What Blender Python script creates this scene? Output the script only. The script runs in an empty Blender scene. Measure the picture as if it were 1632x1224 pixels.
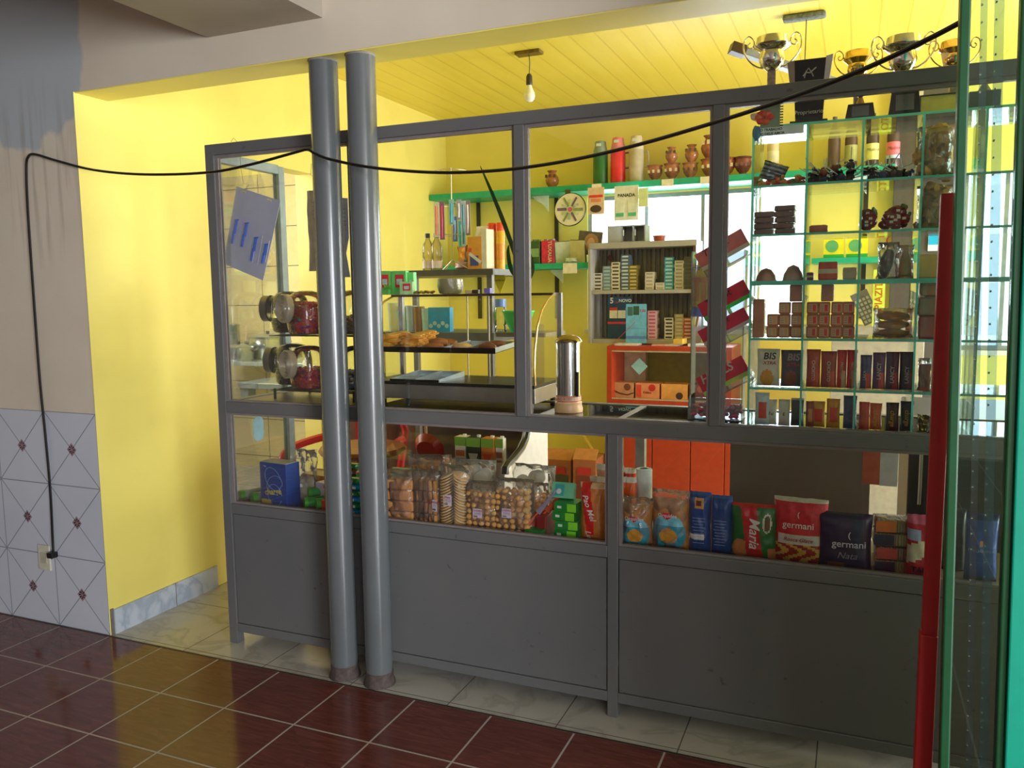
import bpy, math, random
from mathutils import Vector, Matrix, noise
random.seed(7)
SC = bpy.context.scene
COL = SC.collection
PI = math.pi
# ---------------------------------------------------------------- camera, world, light, exposure
F, YAW, PIT, ROL = 1291.6, math.radians(22.896), math.radians(6.2516), math.radians(-0.6975)
CAM = Vector((0, -2.625, 1.48))
fw = Vector((-math.sin(YAW)*math.cos(PIT), math.cos(YAW)*math.cos(PIT), -math.sin(PIT)))
rt = Vector((math.cos(YAW), math.sin(YAW), 0)); up = rt.cross(fw)
rt, up = rt*math.cos(ROL)+up*math.sin(ROL), -rt*math.sin(ROL)+up*math.cos(ROL)
cd = bpy.data.cameras.new('camera'); cam = bpy.data.objects.new('camera', cd); COL.objects.link(cam)
cam.matrix_world = Matrix(((rt.x, up.x, -fw.x, CAM.x), (rt.y, up.y, -fw.y, CAM.y), (rt.z, up.z, -fw.z, CAM.z), (0, 0, 0, 1)))
cd.sensor_width = 36; cd.lens = 36*F/1632; cd.clip_start = 0.03
SC.camera = cam
SC.view_settings.view_transform = 'Standard'; SC.view_settings.look = 'None'
SC.view_settings.exposure = 0.12; SC.view_settings.gamma = 1; SC.view_settings.use_curve_mapping = False
W = bpy.data.worlds.new('daylight'); SC.world = W; W.use_nodes = True
bg = W.node_tree.nodes['Background']; bg.inputs[0].default_value = (0.86, 0.94, 1, 1); bg.inputs[1].default_value = 2.2


def area(name, loc, to, sx, sy, power, col):
    l = bpy.data.lights.new(name, 'AREA'); l.shape = 'RECTANGLE'; l.size = sx; l.size_y = sy; l.energy = power; l.color = col
    o = bpy.data.objects.new(name, l); COL.objects.link(o); o.location = loc
    o.rotation_euler = (Vector(to)-Vector(loc)).to_track_quat('-Z', 'Z').to_euler()
    return o


area('daylight_entrance', (4.55, -4.8, 1.35), (0, -3.4, 1.2), 2.4, 2.2, 330, (0.95, 0.97, 1))
area('added_rear_fill', (3.2, -7.1, 1.6), (-1.0, 0, 1.2), 1.8, 1.5, 112, (0.93, 0.96, 1))  # added fill from behind; the rear wall has no opening here
area('daylight_shop_window', (-1.07, 3.5, 1.75), (-1.3, 0, 1.3), 1.5, 0.9, 34, (0.9, 0.96, 1))
area('daylight_shop_window_far', (0.95, 3.5, 1.75), (0, 0, 1.3), 0.6, 1.0, 12, (0.9, 0.96, 1))
area('daylight_shop_door', (2.45, 1.9, 1.3), (-3, 1.2, 1.6), 1.9, 2.3, 165, (1, 0.98, 0.92))
area('daylight_kitchen', (-4.6, 0.75, 2.2), (-3.8, 2.4, 0.9), 1.2, 1.0, 80, (1, 0.97, 0.9))


def P(px, py, y):
    d = rt*(px-816)/F - up*(py-612)/F + fw
    p = CAM + d*((y-CAM.y)/d.y)
    return p


def PQ(px, py, x):
    d = rt*(px-816)/F - up*(py-612)/F + fw
    return CAM + d*((x-CAM.x)/d.x)


def PX(px, py, y): return P(px, py, y).x
def PZ(px, py, y): return P(px, py, y).z


# ---------------------------------------------------------------- materials
def lin(h):
    h = h.lstrip('#'); c = [int(h[i:i+2], 16)/255 for i in (0, 2, 4)]
    return tuple(v/12.92 if v <= .04045 else ((v+.055)/1.055)**2.4 for v in c)+(1,)


MC = {}


def M(h, rough=.5, metal=0, var=.12, emit=0, coat=0, scale=25, bump=0, spec=.5):
    k = (h, rough, metal, var, emit, coat, scale, bump, spec)
    if k in MC: return MC[k]
    m = bpy.data.materials.new('paint_'+h.strip('#')); m.use_nodes = True; nt = m.node_tree
    b = nt.nodes['Principled BSDF']; c = lin(h)
    tc = nt.nodes.new('ShaderNodeTexCoord'); n = nt.nodes.new('ShaderNodeTexNoise'); n.inputs['Scale'].default_value = scale; n.inputs['Detail'].default_value = 4
    r = nt.nodes.new('ShaderNodeValToRGB'); r.color_ramp.elements[0].position = .3; r.color_ramp.elements[1].position = .7
    r.color_ramp.elements[0].color = tuple(v*(1-var) for v in c[:3])+(1,); r.color_ramp.elements[1].color = tuple(min(1, v*(1+var)) for v in c[:3])+(1,)
    nt.links.new(tc.outputs['Object'], n.inputs['Vector']); nt.links.new(n.outputs['Fac'], r.inputs['Fac']); nt.links.new(r.outputs['Color'], b.inputs['Base Color'])
    b.inputs['Roughness'].default_value = rough; b.inputs['Metallic'].default_value = metal; b.inputs['Coat Weight'].default_value = coat; b.inputs['Specular IOR Level'].default_value = spec
    if bump:
        bp = nt.nodes.new('ShaderNodeBump'); bp.inputs['Strength'].default_value = bump; bp.inputs['Distance'].default_value = .004
        nt.links.new(n.outputs['Fac'], bp.inputs['Height']); nt.links.new(bp.outputs['Normal'], b.inputs['Normal'])
    if emit:
        b.inputs['Emission Color'].default_value = c; b.inputs['Emission Strength'].default_value = emit
    MC[k] = m
    return m


def glass(name, tint, refl=1.0, rough=0.0, milk=0.0, milkcol=(1, 1, 1, 1), bump=0):
    k = ('g', name)
    if k in MC: return MC[k]
    m = bpy.data.materials.new(name); m.use_nodes = True; nt = m.node_tree; N = nt.nodes
    out = N['Material Output']; N.remove(N['Principled BSDF'])
    tr = N.new('ShaderNodeBsdfTransparent'); tr.inputs[0].default_value = tint
    gl = N.new('ShaderNodeBsdfGlossy'); gl.inputs['Roughness'].default_value = rough
    fr = N.new('ShaderNodeFresnel'); fr.inputs[0].default_value = 1.5
    mu = N.new('ShaderNodeMath'); mu.operation = 'MULTIPLY'; mu.inputs[1].default_value = refl; mu.use_clamp = True
    mx = N.new('ShaderNodeMixShader'); L = nt.links.new
    L(fr.outputs[0], mu.inputs[0]); L(mu.outputs[0], mx.inputs[0]); L(tr.outputs[0], mx.inputs[1]); L(gl.outputs[0], mx.inputs[2])
    last = mx
    if milk:
        df = N.new('ShaderNodeBsdfDiffuse'); df.inputs[0].default_value = milkcol
        m2 = N.new('ShaderNodeMixShader'); m2.inputs[0].default_value = milk
        L(mx.outputs[0], m2.inputs[1]); L(df.outputs[0], m2.inputs[2]); last = m2
    if bump:
        tc = N.new('ShaderNodeTexCoord'); n = N.new('ShaderNodeTexNoise'); n.inputs['Scale'].default_value = 28; n.inputs['Detail'].default_value = 3
        bp = N.new('ShaderNodeBump'); bp.inputs['Strength'].default_value = bump; bp.inputs['Distance'].default_value = .01
        L(tc.outputs['Object'], n.inputs['Vector']); L(n.outputs['Fac'], bp.inputs['Height'])
        L(bp.outputs['Normal'], gl.inputs['Normal']); L(bp.outputs['Normal'], fr.inputs['Normal'])
    L(last.outputs[0], out.inputs[0])
    MC[k] = m
    return m


GLASS = glass('clear_glass', (.978, .99, .988, 1), .5)
GSHELF = glass('green_tinted_glass', (.89, .975, .955, 1), .9)
GEDGE = bpy.data.materials.new('green_glass_edge'); GEDGE.use_nodes = True
_t = GEDGE.node_tree; _o = _t.nodes['Material Output']; _t.nodes.remove(_t.nodes['Principled BSDF'])
_a = _t.nodes.new('ShaderNodeBsdfTranslucent'); _a.inputs[0].default_value = (.45, 1, .92, 1); _b = _t.nodes.new('ShaderNodeBsdfDiffuse'); _b.inputs[0].default_value = (.42, .98, .88, 1)
_n = _t.nodes.new('ShaderNodeTexNoise'); _n.inputs['Scale'].default_value = 30; _r = _t.nodes.new('ShaderNodeMapRange'); _r.inputs['To Min'].default_value = .15; _r.inputs['To Max'].default_value = .45
_c = _t.nodes.new('ShaderNodeMixShader'); _t.links.new(_n.outputs['Fac'], _r.inputs['Value']); _t.links.new(_r.outputs[0], _c.inputs[0]); _t.links.new(_a.outputs[0], _c.inputs[1]); _t.links.new(_b.outputs[0], _c.inputs[2]); _t.links.new(_c.outputs[0], _o.inputs[0])
FILM = glass('clear_film', (.985, .985, .99, 1), 1.5, .12, .07, (1, 1, 1, 1), .9)
PLAST = glass('clear_plastic', (.88, .93, .96, 1), 1.6, .06, .08, (.9, .95, 1, 1))
JAR = glass('jar_glass', (.97, .98, .97, 1), 1.5, .02)


class MB:
    def __init__(s): s.v = []; s.f = []; s.m = []; s.T = Matrix.Identity(4)
    def xf(s, loc=(0, 0, 0), rx=0, ry=0, rz=0):
        s.T = Matrix.Translation(loc) @ Matrix.Rotation(rz, 4, 'Z') @ Matrix.Rotation(ry, 4, 'Y') @ Matrix.Rotation(rx, 4, 'X'); return s
    def av(s, p): s.v.append(s.T @ Vector(p)); return len(s.v)-1
    def face(s, idx, m=0): s.f.append(tuple(idx)); s.m.append(m)
    def box(s, x0, x1, y0, y1, z0, z1, m=0):
        i = [s.av((x, y, z)) for z in (z0, z1) for x, y in ((x0, y0), (x1, y0), (x1, y1), (x0, y1))]
        for q in ((3, 2, 1, 0), (4, 5, 6, 7), (0, 1, 5, 4), (1, 2, 6, 5), (2, 3, 7, 6), (3, 0, 4, 7)): s.face([i[k] for k in q], m)
        return s
    def cb(s, c, sz, m=0): return s.box(c[0]-sz[0]/2, c[0]+sz[0]/2, c[1]-sz[1]/2, c[1]+sz[1]/2, c[2]-sz[2]/2, c[2]+sz[2]/2, m)
    def lathe(s, prof, c=(0, 0, 0), m=0, seg=24, mf=None):
        rings = []
        for r, z in prof:
            rings.append([s.av((c[0]+max(r, 1e-5)*math.cos(2*PI*k/seg), c[1]+max(r, 1e-5)*math.sin(2*PI*k/seg), c[2]+z)) for k in range(seg)])
        for j in range(len(rings)-1):
            for k in range(seg):
                k2 = (k+1) % seg
                s.face((rings[j][k], rings[j][k2], rings[j+1][k2], rings[j+1][k]), mf(j, k) if mf else m)
        return s
    def cyl(s, c, r, h, m=0, seg=20): return s.lathe([(0, 0), (r, 0), (r, h), (0, h)], c, m, seg)
    def tube(s, pts, r, m=0, seg=8, taper=None):
        pts = [Vector(p) for p in pts]; rings = []; prev = None
        for i, p in enumerate(pts):
            d = (pts[min(i+1, len(pts)-1)]-pts[max(i-1, 0)]).normalized()
            a = prev if prev is not None else (Vector((0, 0, 1)) if abs(d.z) < .9 else Vector((1, 0, 0)))
            a = (a-d*a.dot(d)).normalized(); prev = a; b = d.cross(a)
            rr = r if taper is None else r*taper(i/(len(pts)-1))
            rings.append([s.av(p+a*rr*math.cos(2*PI*k/seg)+b*rr*math.sin(2*PI*k/seg)) for k in range(seg)])
        for j in range(len(rings)-1):
            for k in range(seg): s.face((rings[j][k], rings[j][(k+1) % seg], rings[j+1][(k+1) % seg], rings[j+1][k]), m)
        s.face(rings[0][::-1], m); s.face(rings[-1], m)
        return s
    def prism(s, pts, y0, y1, m=0):
        a = [s.av((x, y0, z)) for x, z in pts]; b = [s.av((x, y1, z)) for x, z in pts]; n = len(pts)
        s.face(a, m); s.face(b[::-1], m)
        for k in range(n): s.face((a[k], b[k], b[(k+1) % n], a[(k+1) % n]), m)
        return s
    def blob(s, c, rx, ry, rz, m=0, nu=10, nv=6, jit=0, rot=0):
        rows = []
        cr, sr = math.cos(rot), math.sin(rot); sd = random.random()*50
        for j in range(nv+1):
            th = PI*j/nv; row = []
            for k in range(nu):
                ph = 2*PI*k/nu; q = Vector((math.sin(th)*math.cos(ph), math.sin(th)*math.sin(ph), math.cos(th)))
                g = 1+jit*noise.noise(q*1.7+Vector((sd, 0, 0)))
                x, y = q.x*rx*g, q.y*ry*g
                row.append(s.av((c[0]+x*cr-y*sr, c[1]+x*sr+y*cr, c[2]+q.z*rz*g)))
            rows.append(row)
        for j in range(nv):
            for k in range(nu): s.face((rows[j][k], rows[j+1][k], rows[j+1][(k+1) % nu], rows[j][(k+1) % nu]), m)
        return s
    def bag(s, w, h, d, paint=None, nu=16, nv=18, wr=.004, crimp=.06, top=True, sd=0, flat=.35):
        # a filled pouch standing on z=0, front towards -y
        sd += w*37+h*11
        def th(u, v):
            e = (1-abs(2*u-1)**3.2)*(1-abs(2*v-1)**4.5)
            return d/2*max(e, 0)**.6
        for sgn in (-1, 1):
            g = []
            for j in range(nv+1):
                v = j/nv
                row = []
                for i in range(nu+1):
                    u = i/nu; x = (u-.5)*w*(1-.06*math.sin(PI*v))
                    n = noise.noise(Vector((u*5+sd, v*6, sgn*3.1+sd)))
                    y = sgn*(th(u, v)+wr*n) + wr*1.6*noise.noise(Vector((u*7+sd, v*2.2, 9)))*(v if v > .8 else 0)
                    row.append(s.av((x, y, v*h)))
                g.append(row)
            for j in range(nv):
                for i in range(nu):
                    q = (g[j][i], g[j][i+1], g[j+1][i+1], g[j+1][i])
                    u, v = (i+.5)/nu, (j+.5)/nv
                    s.face(q if sgn < 0 else q[::-1], paint(u if sgn < 0 else 1-u, v) if paint else 0)
        return s
    def build(s, name, mats, parent=None, smooth=False, bevel=0):
        me = bpy.data.meshes.new(name); me.from_pydata([tuple(v) for v in s.v], [], s.f)
        if not isinstance(mats, (list, tuple)): mats = [mats]
        for m in mats: me.materials.append(m)
        me.polygons.foreach_set('material_index', [min(m, len(mats)-1) for m in s.m])
        if smooth: me.polygons.foreach_set('use_smooth', [True]*len(me.polygons))
        me.update(); me.validate()
        if smooth:
            try: me.set_sharp_from_angle(angle=math.radians(40))
            except Exception: pass
        o = bpy.data.objects.new(name, me); COL.objects.link(o)
        if parent: o.parent = parent
        if bevel:
            b = o.modifiers.new('edge', 'BEVEL'); b.width = bevel; b.segments = 2; b.limit_method = 'ANGLE'
        return o


def thick(d, w, h, u, v):
    e = (1-abs(2*u-1)**3.2)*(1-abs(2*v-1)**4.5)
    return d/2*max(e, 0)**.6


def tag(o, label, cat, group=None, kind=None):
    o['label'] = label; o['category'] = cat
    if group: o['group'] = group
    if kind: o['kind'] = kind
    return o


def thing(name, label, cat, loc=(0, 0, 0), rz=0, group=None, rx=0, ry=0):
    o = bpy.data.objects.new(name, None); COL.objects.link(o); o.location = loc; o.rotation_euler = (rx, ry, rz); o.empty_display_size = .05
    return tag(o, label, cat, group)


def struct(o): o['kind'] = 'structure'; return o


def put(o, loc, rz=0, rx=0, ry=0): o.location = loc; o.rotation_euler = (rx, ry, rz); return o


def copy_tree(o, parent=None):
    c = o.copy(); COL.objects.link(c); c.parent = parent
    for ch in [x for x in o.children]: copy_tree(ch, c)
    return c


def dup(o, loc, rz, label, group=None, rx=0, ry=0):
    c = copy_tree(o); put(c, loc, rz, rx, ry); c['label'] = label
    if group: c['group'] = group
    return c


TXT = {}


def text(s, size, mat, parent, loc, rot=(PI/2, 0, 0), ext=.0004, name='lettering', conform=None, shear=0, bold=0, sx=1):
    k = (s, ext, shear, bold)
    if k not in TXT:
        cu = bpy.data.curves.new('t', 'FONT'); cu.body = s; cu.size = 1; cu.align_x = 'CENTER'; cu.align_y = 'CENTER'; cu.shear = shear; cu.offset = bold; cu.resolution_u = 3
        t = bpy.data.objects.new('t', cu); COL.objects.link(t)
        dg = bpy.context.evaluated_depsgraph_get(); me = bpy.data.meshes.new_from_object(t.evaluated_get(dg))
        TXT[k] = ([v.co.copy() for v in me.vertices], [tuple(p.vertices) for p in me.polygons])
        bpy.data.objects.remove(t); bpy.data.curves.remove(cu); bpy.data.meshes.remove(me)
    vs, fs = TXT[k]
    R = Matrix.Translation(loc) @ Matrix(((1, 0, 0, 0), (0, 1, 0, 0), (0, 0, 1, 0), (0, 0, 0, 1)))
    from mathutils import Euler
    R = Matrix.Translation(loc) @ Euler(rot).to_matrix().to_4x4()
    out = []
    for v in vs:
        p = R @ Vector((v.x*size*sx, v.y*size, v.z*size))
        if conform: p.y = -conform(p.x, p.z)
        out.append(tuple(p))
    me = bpy.data.meshes.new(name); me.from_pydata(out, [], fs); me.materials.append(mat); me.update()
    o = bpy.data.objects.new(name, me); COL.objects.link(o); o.parent = parent
    return o


# ---------------------------------------------------------------- node materials for the setting
class NT:
    def __init__(s, name, rough=.5):
        s.m = bpy.data.materials.new(name); s.m.use_nodes = True; s.t = s.m.node_tree; s.b = s.t.nodes['Principled BSDF']; s.b.inputs['Roughness'].default_value = rough
        s.co = s.t.nodes.new('ShaderNodeTexCoord').outputs['Object']
    def n(s, t, **k):
        o = s.t.nodes.new('ShaderNode'+t)
        for a, b in k.items(): setattr(o, a, b)
        return o
    def l(s, a, b): s.t.links.new(a, b)
    def math(s, op, a, b=0.0, c=None):
        n = s.n('Math', operation=op)
        for i, x in enumerate((a, b, c)):
            if x is None: continue
            if isinstance(x, (int, float)): n.inputs[i].default_value = x
            else: s.l(x, n.inputs[i])
        return n.outputs[0]
    def xyz(s):
        x = s.n('SeparateXYZ'); s.l(s.co, x.inputs[0]); return x.outputs
    def noise(s, scale, detail=4, vec=None, stretch=None, dist=0):
        n = s.n('TexNoise'); n.inputs['Scale'].default_value = scale; n.inputs['Detail'].default_value = detail; n.inputs['Distortion'].default_value = dist
        v = vec or s.co
        if stretch:
            mp = s.n('Mapping'); mp.inputs['Scale'].default_value = stretch; s.l(v, mp.inputs[0]); v = mp.outputs[0]
        s.l(v, n.inputs['Vector']); return n.outputs['Fac']
    def ramp(s, fac, *stops):
        r = s.n('ValToRGB'); e = r.color_ramp.elements
        while len(e) < len(stops): e.new(.5)
        for k, (p, c) in enumerate(stops): e[k].position = p; e[k].color = lin(c) if isinstance(c, str) else c
        s.l(fac, r.inputs[0]); return r.outputs[0]
    def mix(s, fac, a, b, mode='MIX'):
        m = s.n('Mix', data_type='RGBA', blend_type=mode)
        if isinstance(fac, (int, float)): m.inputs[0].default_value = fac
        else: s.l(fac, m.inputs[0])
        for i, x in ((6, a), (7, b)):
            if isinstance(x, str): m.inputs[i].default_value = lin(x)
            elif isinstance(x, tuple): m.inputs[i].default_value = x
            else: s.l(x, m.inputs[i])
        return m.outputs[2]
    def line(s, coord, origin, pitch, half):
        # 1 near the grid lines coord = origin + k*pitch
        q = s.math('MULTIPLY', s.math('ADD', coord, -origin), 1/pitch)
        f = s.math('FRACT', q); d = s.math('MINIMUM', f, s.math('SUBTRACT', 1.0, f))
        return s.math('LESS_THAN', d, half/pitch)
    def base(s, c): s.l(c, s.b.inputs['Base Color']); return s
    def bump(s, h, st=.3, dist=.003):
        b = s.n('Bump'); b.inputs['Strength'].default_value = st; b.inputs['Distance'].default_value = dist
        s.l(h, b.inputs['Height']); s.l(b.outputs[0], s.b.inputs['Normal']); return s


def mk_yellow(name, hexc, dirt='#8A7A1E'):
    a = NT(name, .42); n = a.noise(1.6, 5); c = a.ramp(n, (.3, hexc), (.75, hexc))
    n2 = a.noise(3.1, 6); n3 = a.ramp(n2, (.52, (0, 0, 0, 1)), (.8, (.22, .22, .22, 1)))
    a.base(a.mix(n3, c, dirt)); a.bump(a.noise(40, 3), .12); return a.m


YEL = mk_yellow('yellow_wall_paint', '#F3E57A', '#C2AE58')


def mk_red():
    a = NT('brown_red_floor_tile', .13); X, Y, Z = a.xyz()
    gx = a.line(X, -2.686, .309, .0035); gy = a.line(Y, -.147, .309, .0035); g = a.math('MAXIMUM', gx, gy)
    # streaks turn by ninety degrees along the tile's diagonals, like a printed parquet
    fx = a.math('FRACT', a.math('MULTIPLY', a.math('ADD', X, 2.686), 1/.309)); fy = a.math('FRACT', a.math('MULTIPLY', a.math('ADD', Y, .147), 1/.309))
    sel = a.math('GREATER_THAN', a.math('ABSOLUTE', a.math('SUBTRACT', fx, .5)), a.math('ABSOLUTE', a.math('SUBTRACT', fy, .5)))
    n1 = a.noise(1, 5, stretch=(5, 48, 1), dist=1.2); n2 = a.noise(1, 5, stretch=(7, 44, 1), dist=1.6)
    st = a.math('ADD', a.math('MULTIPLY', sel, n2), a.math('MULTIPLY', a.math('SUBTRACT', 1.0, sel), n1))
    c = a.ramp(st, (.3, '#5C302A'), (.55, '#6F3B32'), (.78, '#80483D'))
    big = a.noise(2.2, 3); c = a.mix(a.ramp(big, (.4, (0, 0, 0, 1)), (.8, (.5, .5, .5, 1))), c, '#5A2C27')
    a.base(a.mix(g, c, '#B0A9A1')); a.l(a.math('ADD', a.math('MULTIPLY', g, .5), a.math('ADD', .07, a.math('MULTIPLY', st, .12))), a.b.inputs['Roughness'])
    a.bump(a.math('SUBTRACT', a.math('MULTIPLY', st, .15), g), .35, .002); return a.m


def mk_marble(name, axes, ox, oy, p, c0, c1, c2, half=.0022, rough=.18, pz=None, grout='#6E6A62'):
    a = NT(name, rough); q = a.xyz(); A, B = q[axes[0]], q[axes[1]]
    g = a.math('MAXIMUM', a.line(A, ox, p, half), a.line(B, oy, pz or p, half))
    n = a.noise(3.2, 8, dist=1.6); c = a.ramp(n, (.36, c0), (.5, c1), (.56, c2), (.64, c1), (.8, c0))
    a.base(a.mix(g, c, grout)); a.bump(a.math('SUBTRACT', 1.0, g), .25, .001); return a.m


WHITE_FLOOR = mk_marble('grey_veined_white_floor_tile', (0, 1), -2.158, .30, .418, '#C2BFB6', '#BDBAB1', '#ACA9A0')
KTILE = mk_marble('beige_kitchen_wall_tile', (0, 2), -4.29, .10, .40, '#D3C58E', '#D0C18B', '#CBBC86', .003, .25, .33, '#4A4436')


def mk_dado():
    a = NT('pale_dado_tile_with_motif', .12); X, Y, Z = a.xyz(); p = .3307
    u = a.math('FRACT', a.math('MULTIPLY', a.math('ADD', X, 3.0), 1/.318)); v = a.math('FRACT', a.math('MULTIPLY', Z, 1/p))
    d1 = a.math('ABSOLUTE', a.math('SUBTRACT', u, v)); d2 = a.math('ABSOLUTE', a.math('SUBTRACT', a.math('ADD', u, v), 1.0))
    dg = a.math('LESS_THAN', a.math('MINIMUM', d1, d2), .009)
    g = a.math('MAXIMUM', a.line(X, -3.0, .318, .0025), a.line(Z, 0, p, .0025))
    cu = a.math('SUBTRACT', u, .5); cv = a.math('SUBTRACT', v, .5)
    man = a.math('ADD', a.math('ABSOLUTE', cu), a.math('ABSOLUTE', cv)); di = a.math('LESS_THAN', man, .092)
    rad = a.math('SQRT', a.math('ADD', a.math('MULTIPLY', cu, cu), a.math('MULTIPLY', cv, cv)))
    ang = a.math('ARCTAN2', cv, cu); pet = a.math('GREATER_THAN', a.math('COSINE', a.math('MULTIPLY', ang, 8.0)), .1)
    fl = a.math('MULTIPLY', pet, a.math('MULTIPLY', a.math('LESS_THAN', rad, .058), a.math('GREATER_THAN', rad, .018)))
    base = a.ramp(a.noise(3), (.3, '#BFC5D2'), (.7, '#C7CCD8'))
    c = a.mix(a.math('MULTIPLY', dg, .75), base, '#5C626E'); c = a.mix(g, c, '#8C919C'); c = a.mix(di, c, '#8F7680'); c = a.mix(fl, c, '#1C0E16')
    a.base(c); a.bump(a.math('SUBTRACT', 1.0, g), .3, .001); return a.m


def mk_plaster():
    a = NT('grey_beige_plaster', .75); X, Y, Z = a.xyz()
    n = a.noise(2.3, 7); c = a.ramp(n, (.3, '#D3C8B6'), (.7, '#DED4C2'))
    # repaired pale blue-grey patch above the cable hook
    w = a.noise(5, 5)
    dx = a.math('MULTIPLY', a.math('ADD', X, 3.30), 1/.40); dz = a.math('MULTIPLY', a.math('SUBTRACT', 2.60, Z), 1/.50)
    r = a.math('ADD', a.math('ADD', a.math('MULTIPLY', dx, dx), a.math('MULTIPLY', dz, dz)), a.math('MULTIPLY', a.math('SUBTRACT', w, .5), 1.1))
    patch = a.ramp(r, (.86, (1, 1, 1, 1)), (.98, (0, 0, 0, 1)))
    c = a.mix(a.math('MULTIPLY', patch, .85), c, '#A9B4BE')
    st = a.noise(1, 6, stretch=(22, 1, 1.5)); bx_ = a.math('MULTIPLY', a.math('ADD', X, 3.25), 1/.34); bz_ = a.math('MULTIPLY', a.math('SUBTRACT', Z, 2.02), 1/.42); band = a.math('MAXIMUM', 0.0, a.math('SUBTRACT', 1.0, a.math('ADD', a.math('MULTIPLY', bx_, bx_), a.math('MULTIPLY', bz_, bz_))))
    s2 = a.ramp(st, (.5, (0, 0, 0, 1)), (.7, (.5, .5, .5, 1))); c = a.mix(a.math('MULTIPLY', s2, band), c, '#7A6555')
    a.base(c); a.bump(a.noise(9, 6), .25, .004); return a.m


def mk_planks():
    a = NT('yellow_painted_ceiling_boards', .38); X, Y, Z = a.xyz()
    g = a.line(X, -1.975, .1365, .0035); e = a.line(X, -1.966, .1365, .004)
    c = a.ramp(a.noise(1, 4, stretch=(14, 1, 1)), (.3, '#EFDA58'), (.7, '#F6E266'))
    a.base(a.mix(a.math('MULTIPLY', g, .35), c, '#C9A820')); a.bump(a.math('SUBTRACT', a.math('MULTIPLY', e, .4), g), .8, .004); return a.m


REDT, DADO, PLAS, PLANK = mk_red(), mk_dado(), mk_plaster(), mk_planks()
STEEL = NT('grey_painted_steel', .38)
_n = STEEL.noise(2.5, 7); _c = STEEL.ramp(_n, (.3, '#606264'), (.7, '#676868')); _s = STEEL.ramp(STEEL.noise(34, 3), (.70, (0, 0, 0, 1)), (.78, (.7, .7, .7, 1)))
STEEL.base(STEEL.mix(_s, _c, '#3A3631')); STEEL.bump(STEEL.noise(18, 4), .08); STEEL = STEEL.m
LIP = M('#7F7776', .4, 0, .1)
POLEM = M('#62676A', .25, 0, .06, scale=6, coat=.35)
TEAL = M('#14A884', .42, 0, .1)
# ---------------------------------------------------------------- the setting
def slab(name, x0, x1, y0, y1, z0, z1, m): return struct(MB().box(x0, x1, y0, y1, z0, z1).build(name, m))


LX = -3.0
slab('floor', -5.6, 4.7, -7.2, -.142, -.12, 0, REDT)
slab('floor', -6.2, 2.7, -.142, 3.4, -.12, 0, WHITE_FLOOR)
slab('trim_1', -5.6, 4.7, -.150, -.142, -.05, .0015, M('#3C2E2A', .5))
# dado and plaster wall beside the opening, with the lintel over it
slab('wall_front', -5.6, LX-.0005, -.139, .10, 0, .992, DADO)
o = MB(); o.box(-5.6, LX-.0005, -.133, .10, .992, 3.0).box(LX, 4.7, -.133, .03, 2.337, 3.0); struct(o.build('wall_front', PLAS))
slab('trim_2', -5.6, 4.7, .03, .034, 2.337, 2.83, YEL); slab('trim_3', LX, 4.7, -.131, .03, 2.333, 2.337, YEL)
# left wall of the shop: short stretch, doorway to the kitchen, rest up to the window wall
o = MB(); o.box(LX-.0004, LX, -.1385, .60, 0, 2.337).box(LX-.12, LX-.0005, .101, .60, 0, 2.83).box(LX-.0004, LX, .034, .60, 2.337, 2.83).box(LX-.12, LX, .60, 1.455, 2.212, 2.83).box(LX-.12, LX, 1.455, 3.2, 0, 2.83); struct(o.build('wall_left', YEL))
slab('baseboard_left', LX, LX+.012, -.118, .515, 0, .112, mk_marble('blue_grey_marble_skirting', (1, 2), .235, -1, .40, '#C3CEDC', '#BCC7D6', '#9EACBF', .002, .2, 5))
slab('trim_4', LX, LX+.006, -.133, -.118, 0, .118, M('#77706A', .6))
# window wall
WB = MB(); x0, x1, z0, z1 = -1.84, -.30, 1.22, 2.19; a0, a1 = .60, 1.35
WB.box(LX-.1, x0, 3.2, 3.36, 0, 2.83).box(x0, x1, 3.2, 3.36, 0, z0).box(x0, x1, 3.2, 3.36, z1, 2.83).box(x1, a0, 3.2, 3.36, 0, 2.83)
WB.box(a0, a1, 3.2, 3.36, 0, 1.1).box(a0, a1, 3.2, 3.36, 2.2, 2.83).box(a1, 2.7, 3.2, 3.36, 0, 2.83); struct(WB.build('wall_back', YEL))
ALU = M('#9FA7AE', .35, .6)


def window(name, x0, x1, z0, z1, ms):
    r = bpy.data.objects.new(name, None); COL.objects.link(r); r['kind'] = 'structure'
    f = MB(); t = .03
    f.box(x0, x1, 3.22, 3.27, z0, z0+t).box(x0, x1, 3.22, 3.27, z1-t, z1).box(x0, x0+t, 3.22, 3.27, z0+t, z1-t).box(x1-t, x1, 3.22, 3.27, z0+t, z1-t)
    for mx in ms: f.box(mx-.012, mx+.012, 3.215, 3.265, z0+t, z1-t)
    f.build('window_frame', ALU, r); f = MB().box(x0+t, x1-t, 3.242, 3.247, z0+t, z1-t); f.build('pane', GLASS, r)
    MB().box(x0-.02, x1+.02, 3.185, 3.215, z0-.03, z0).build('window_sill', M('#D5D2CB', .5), r)


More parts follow.
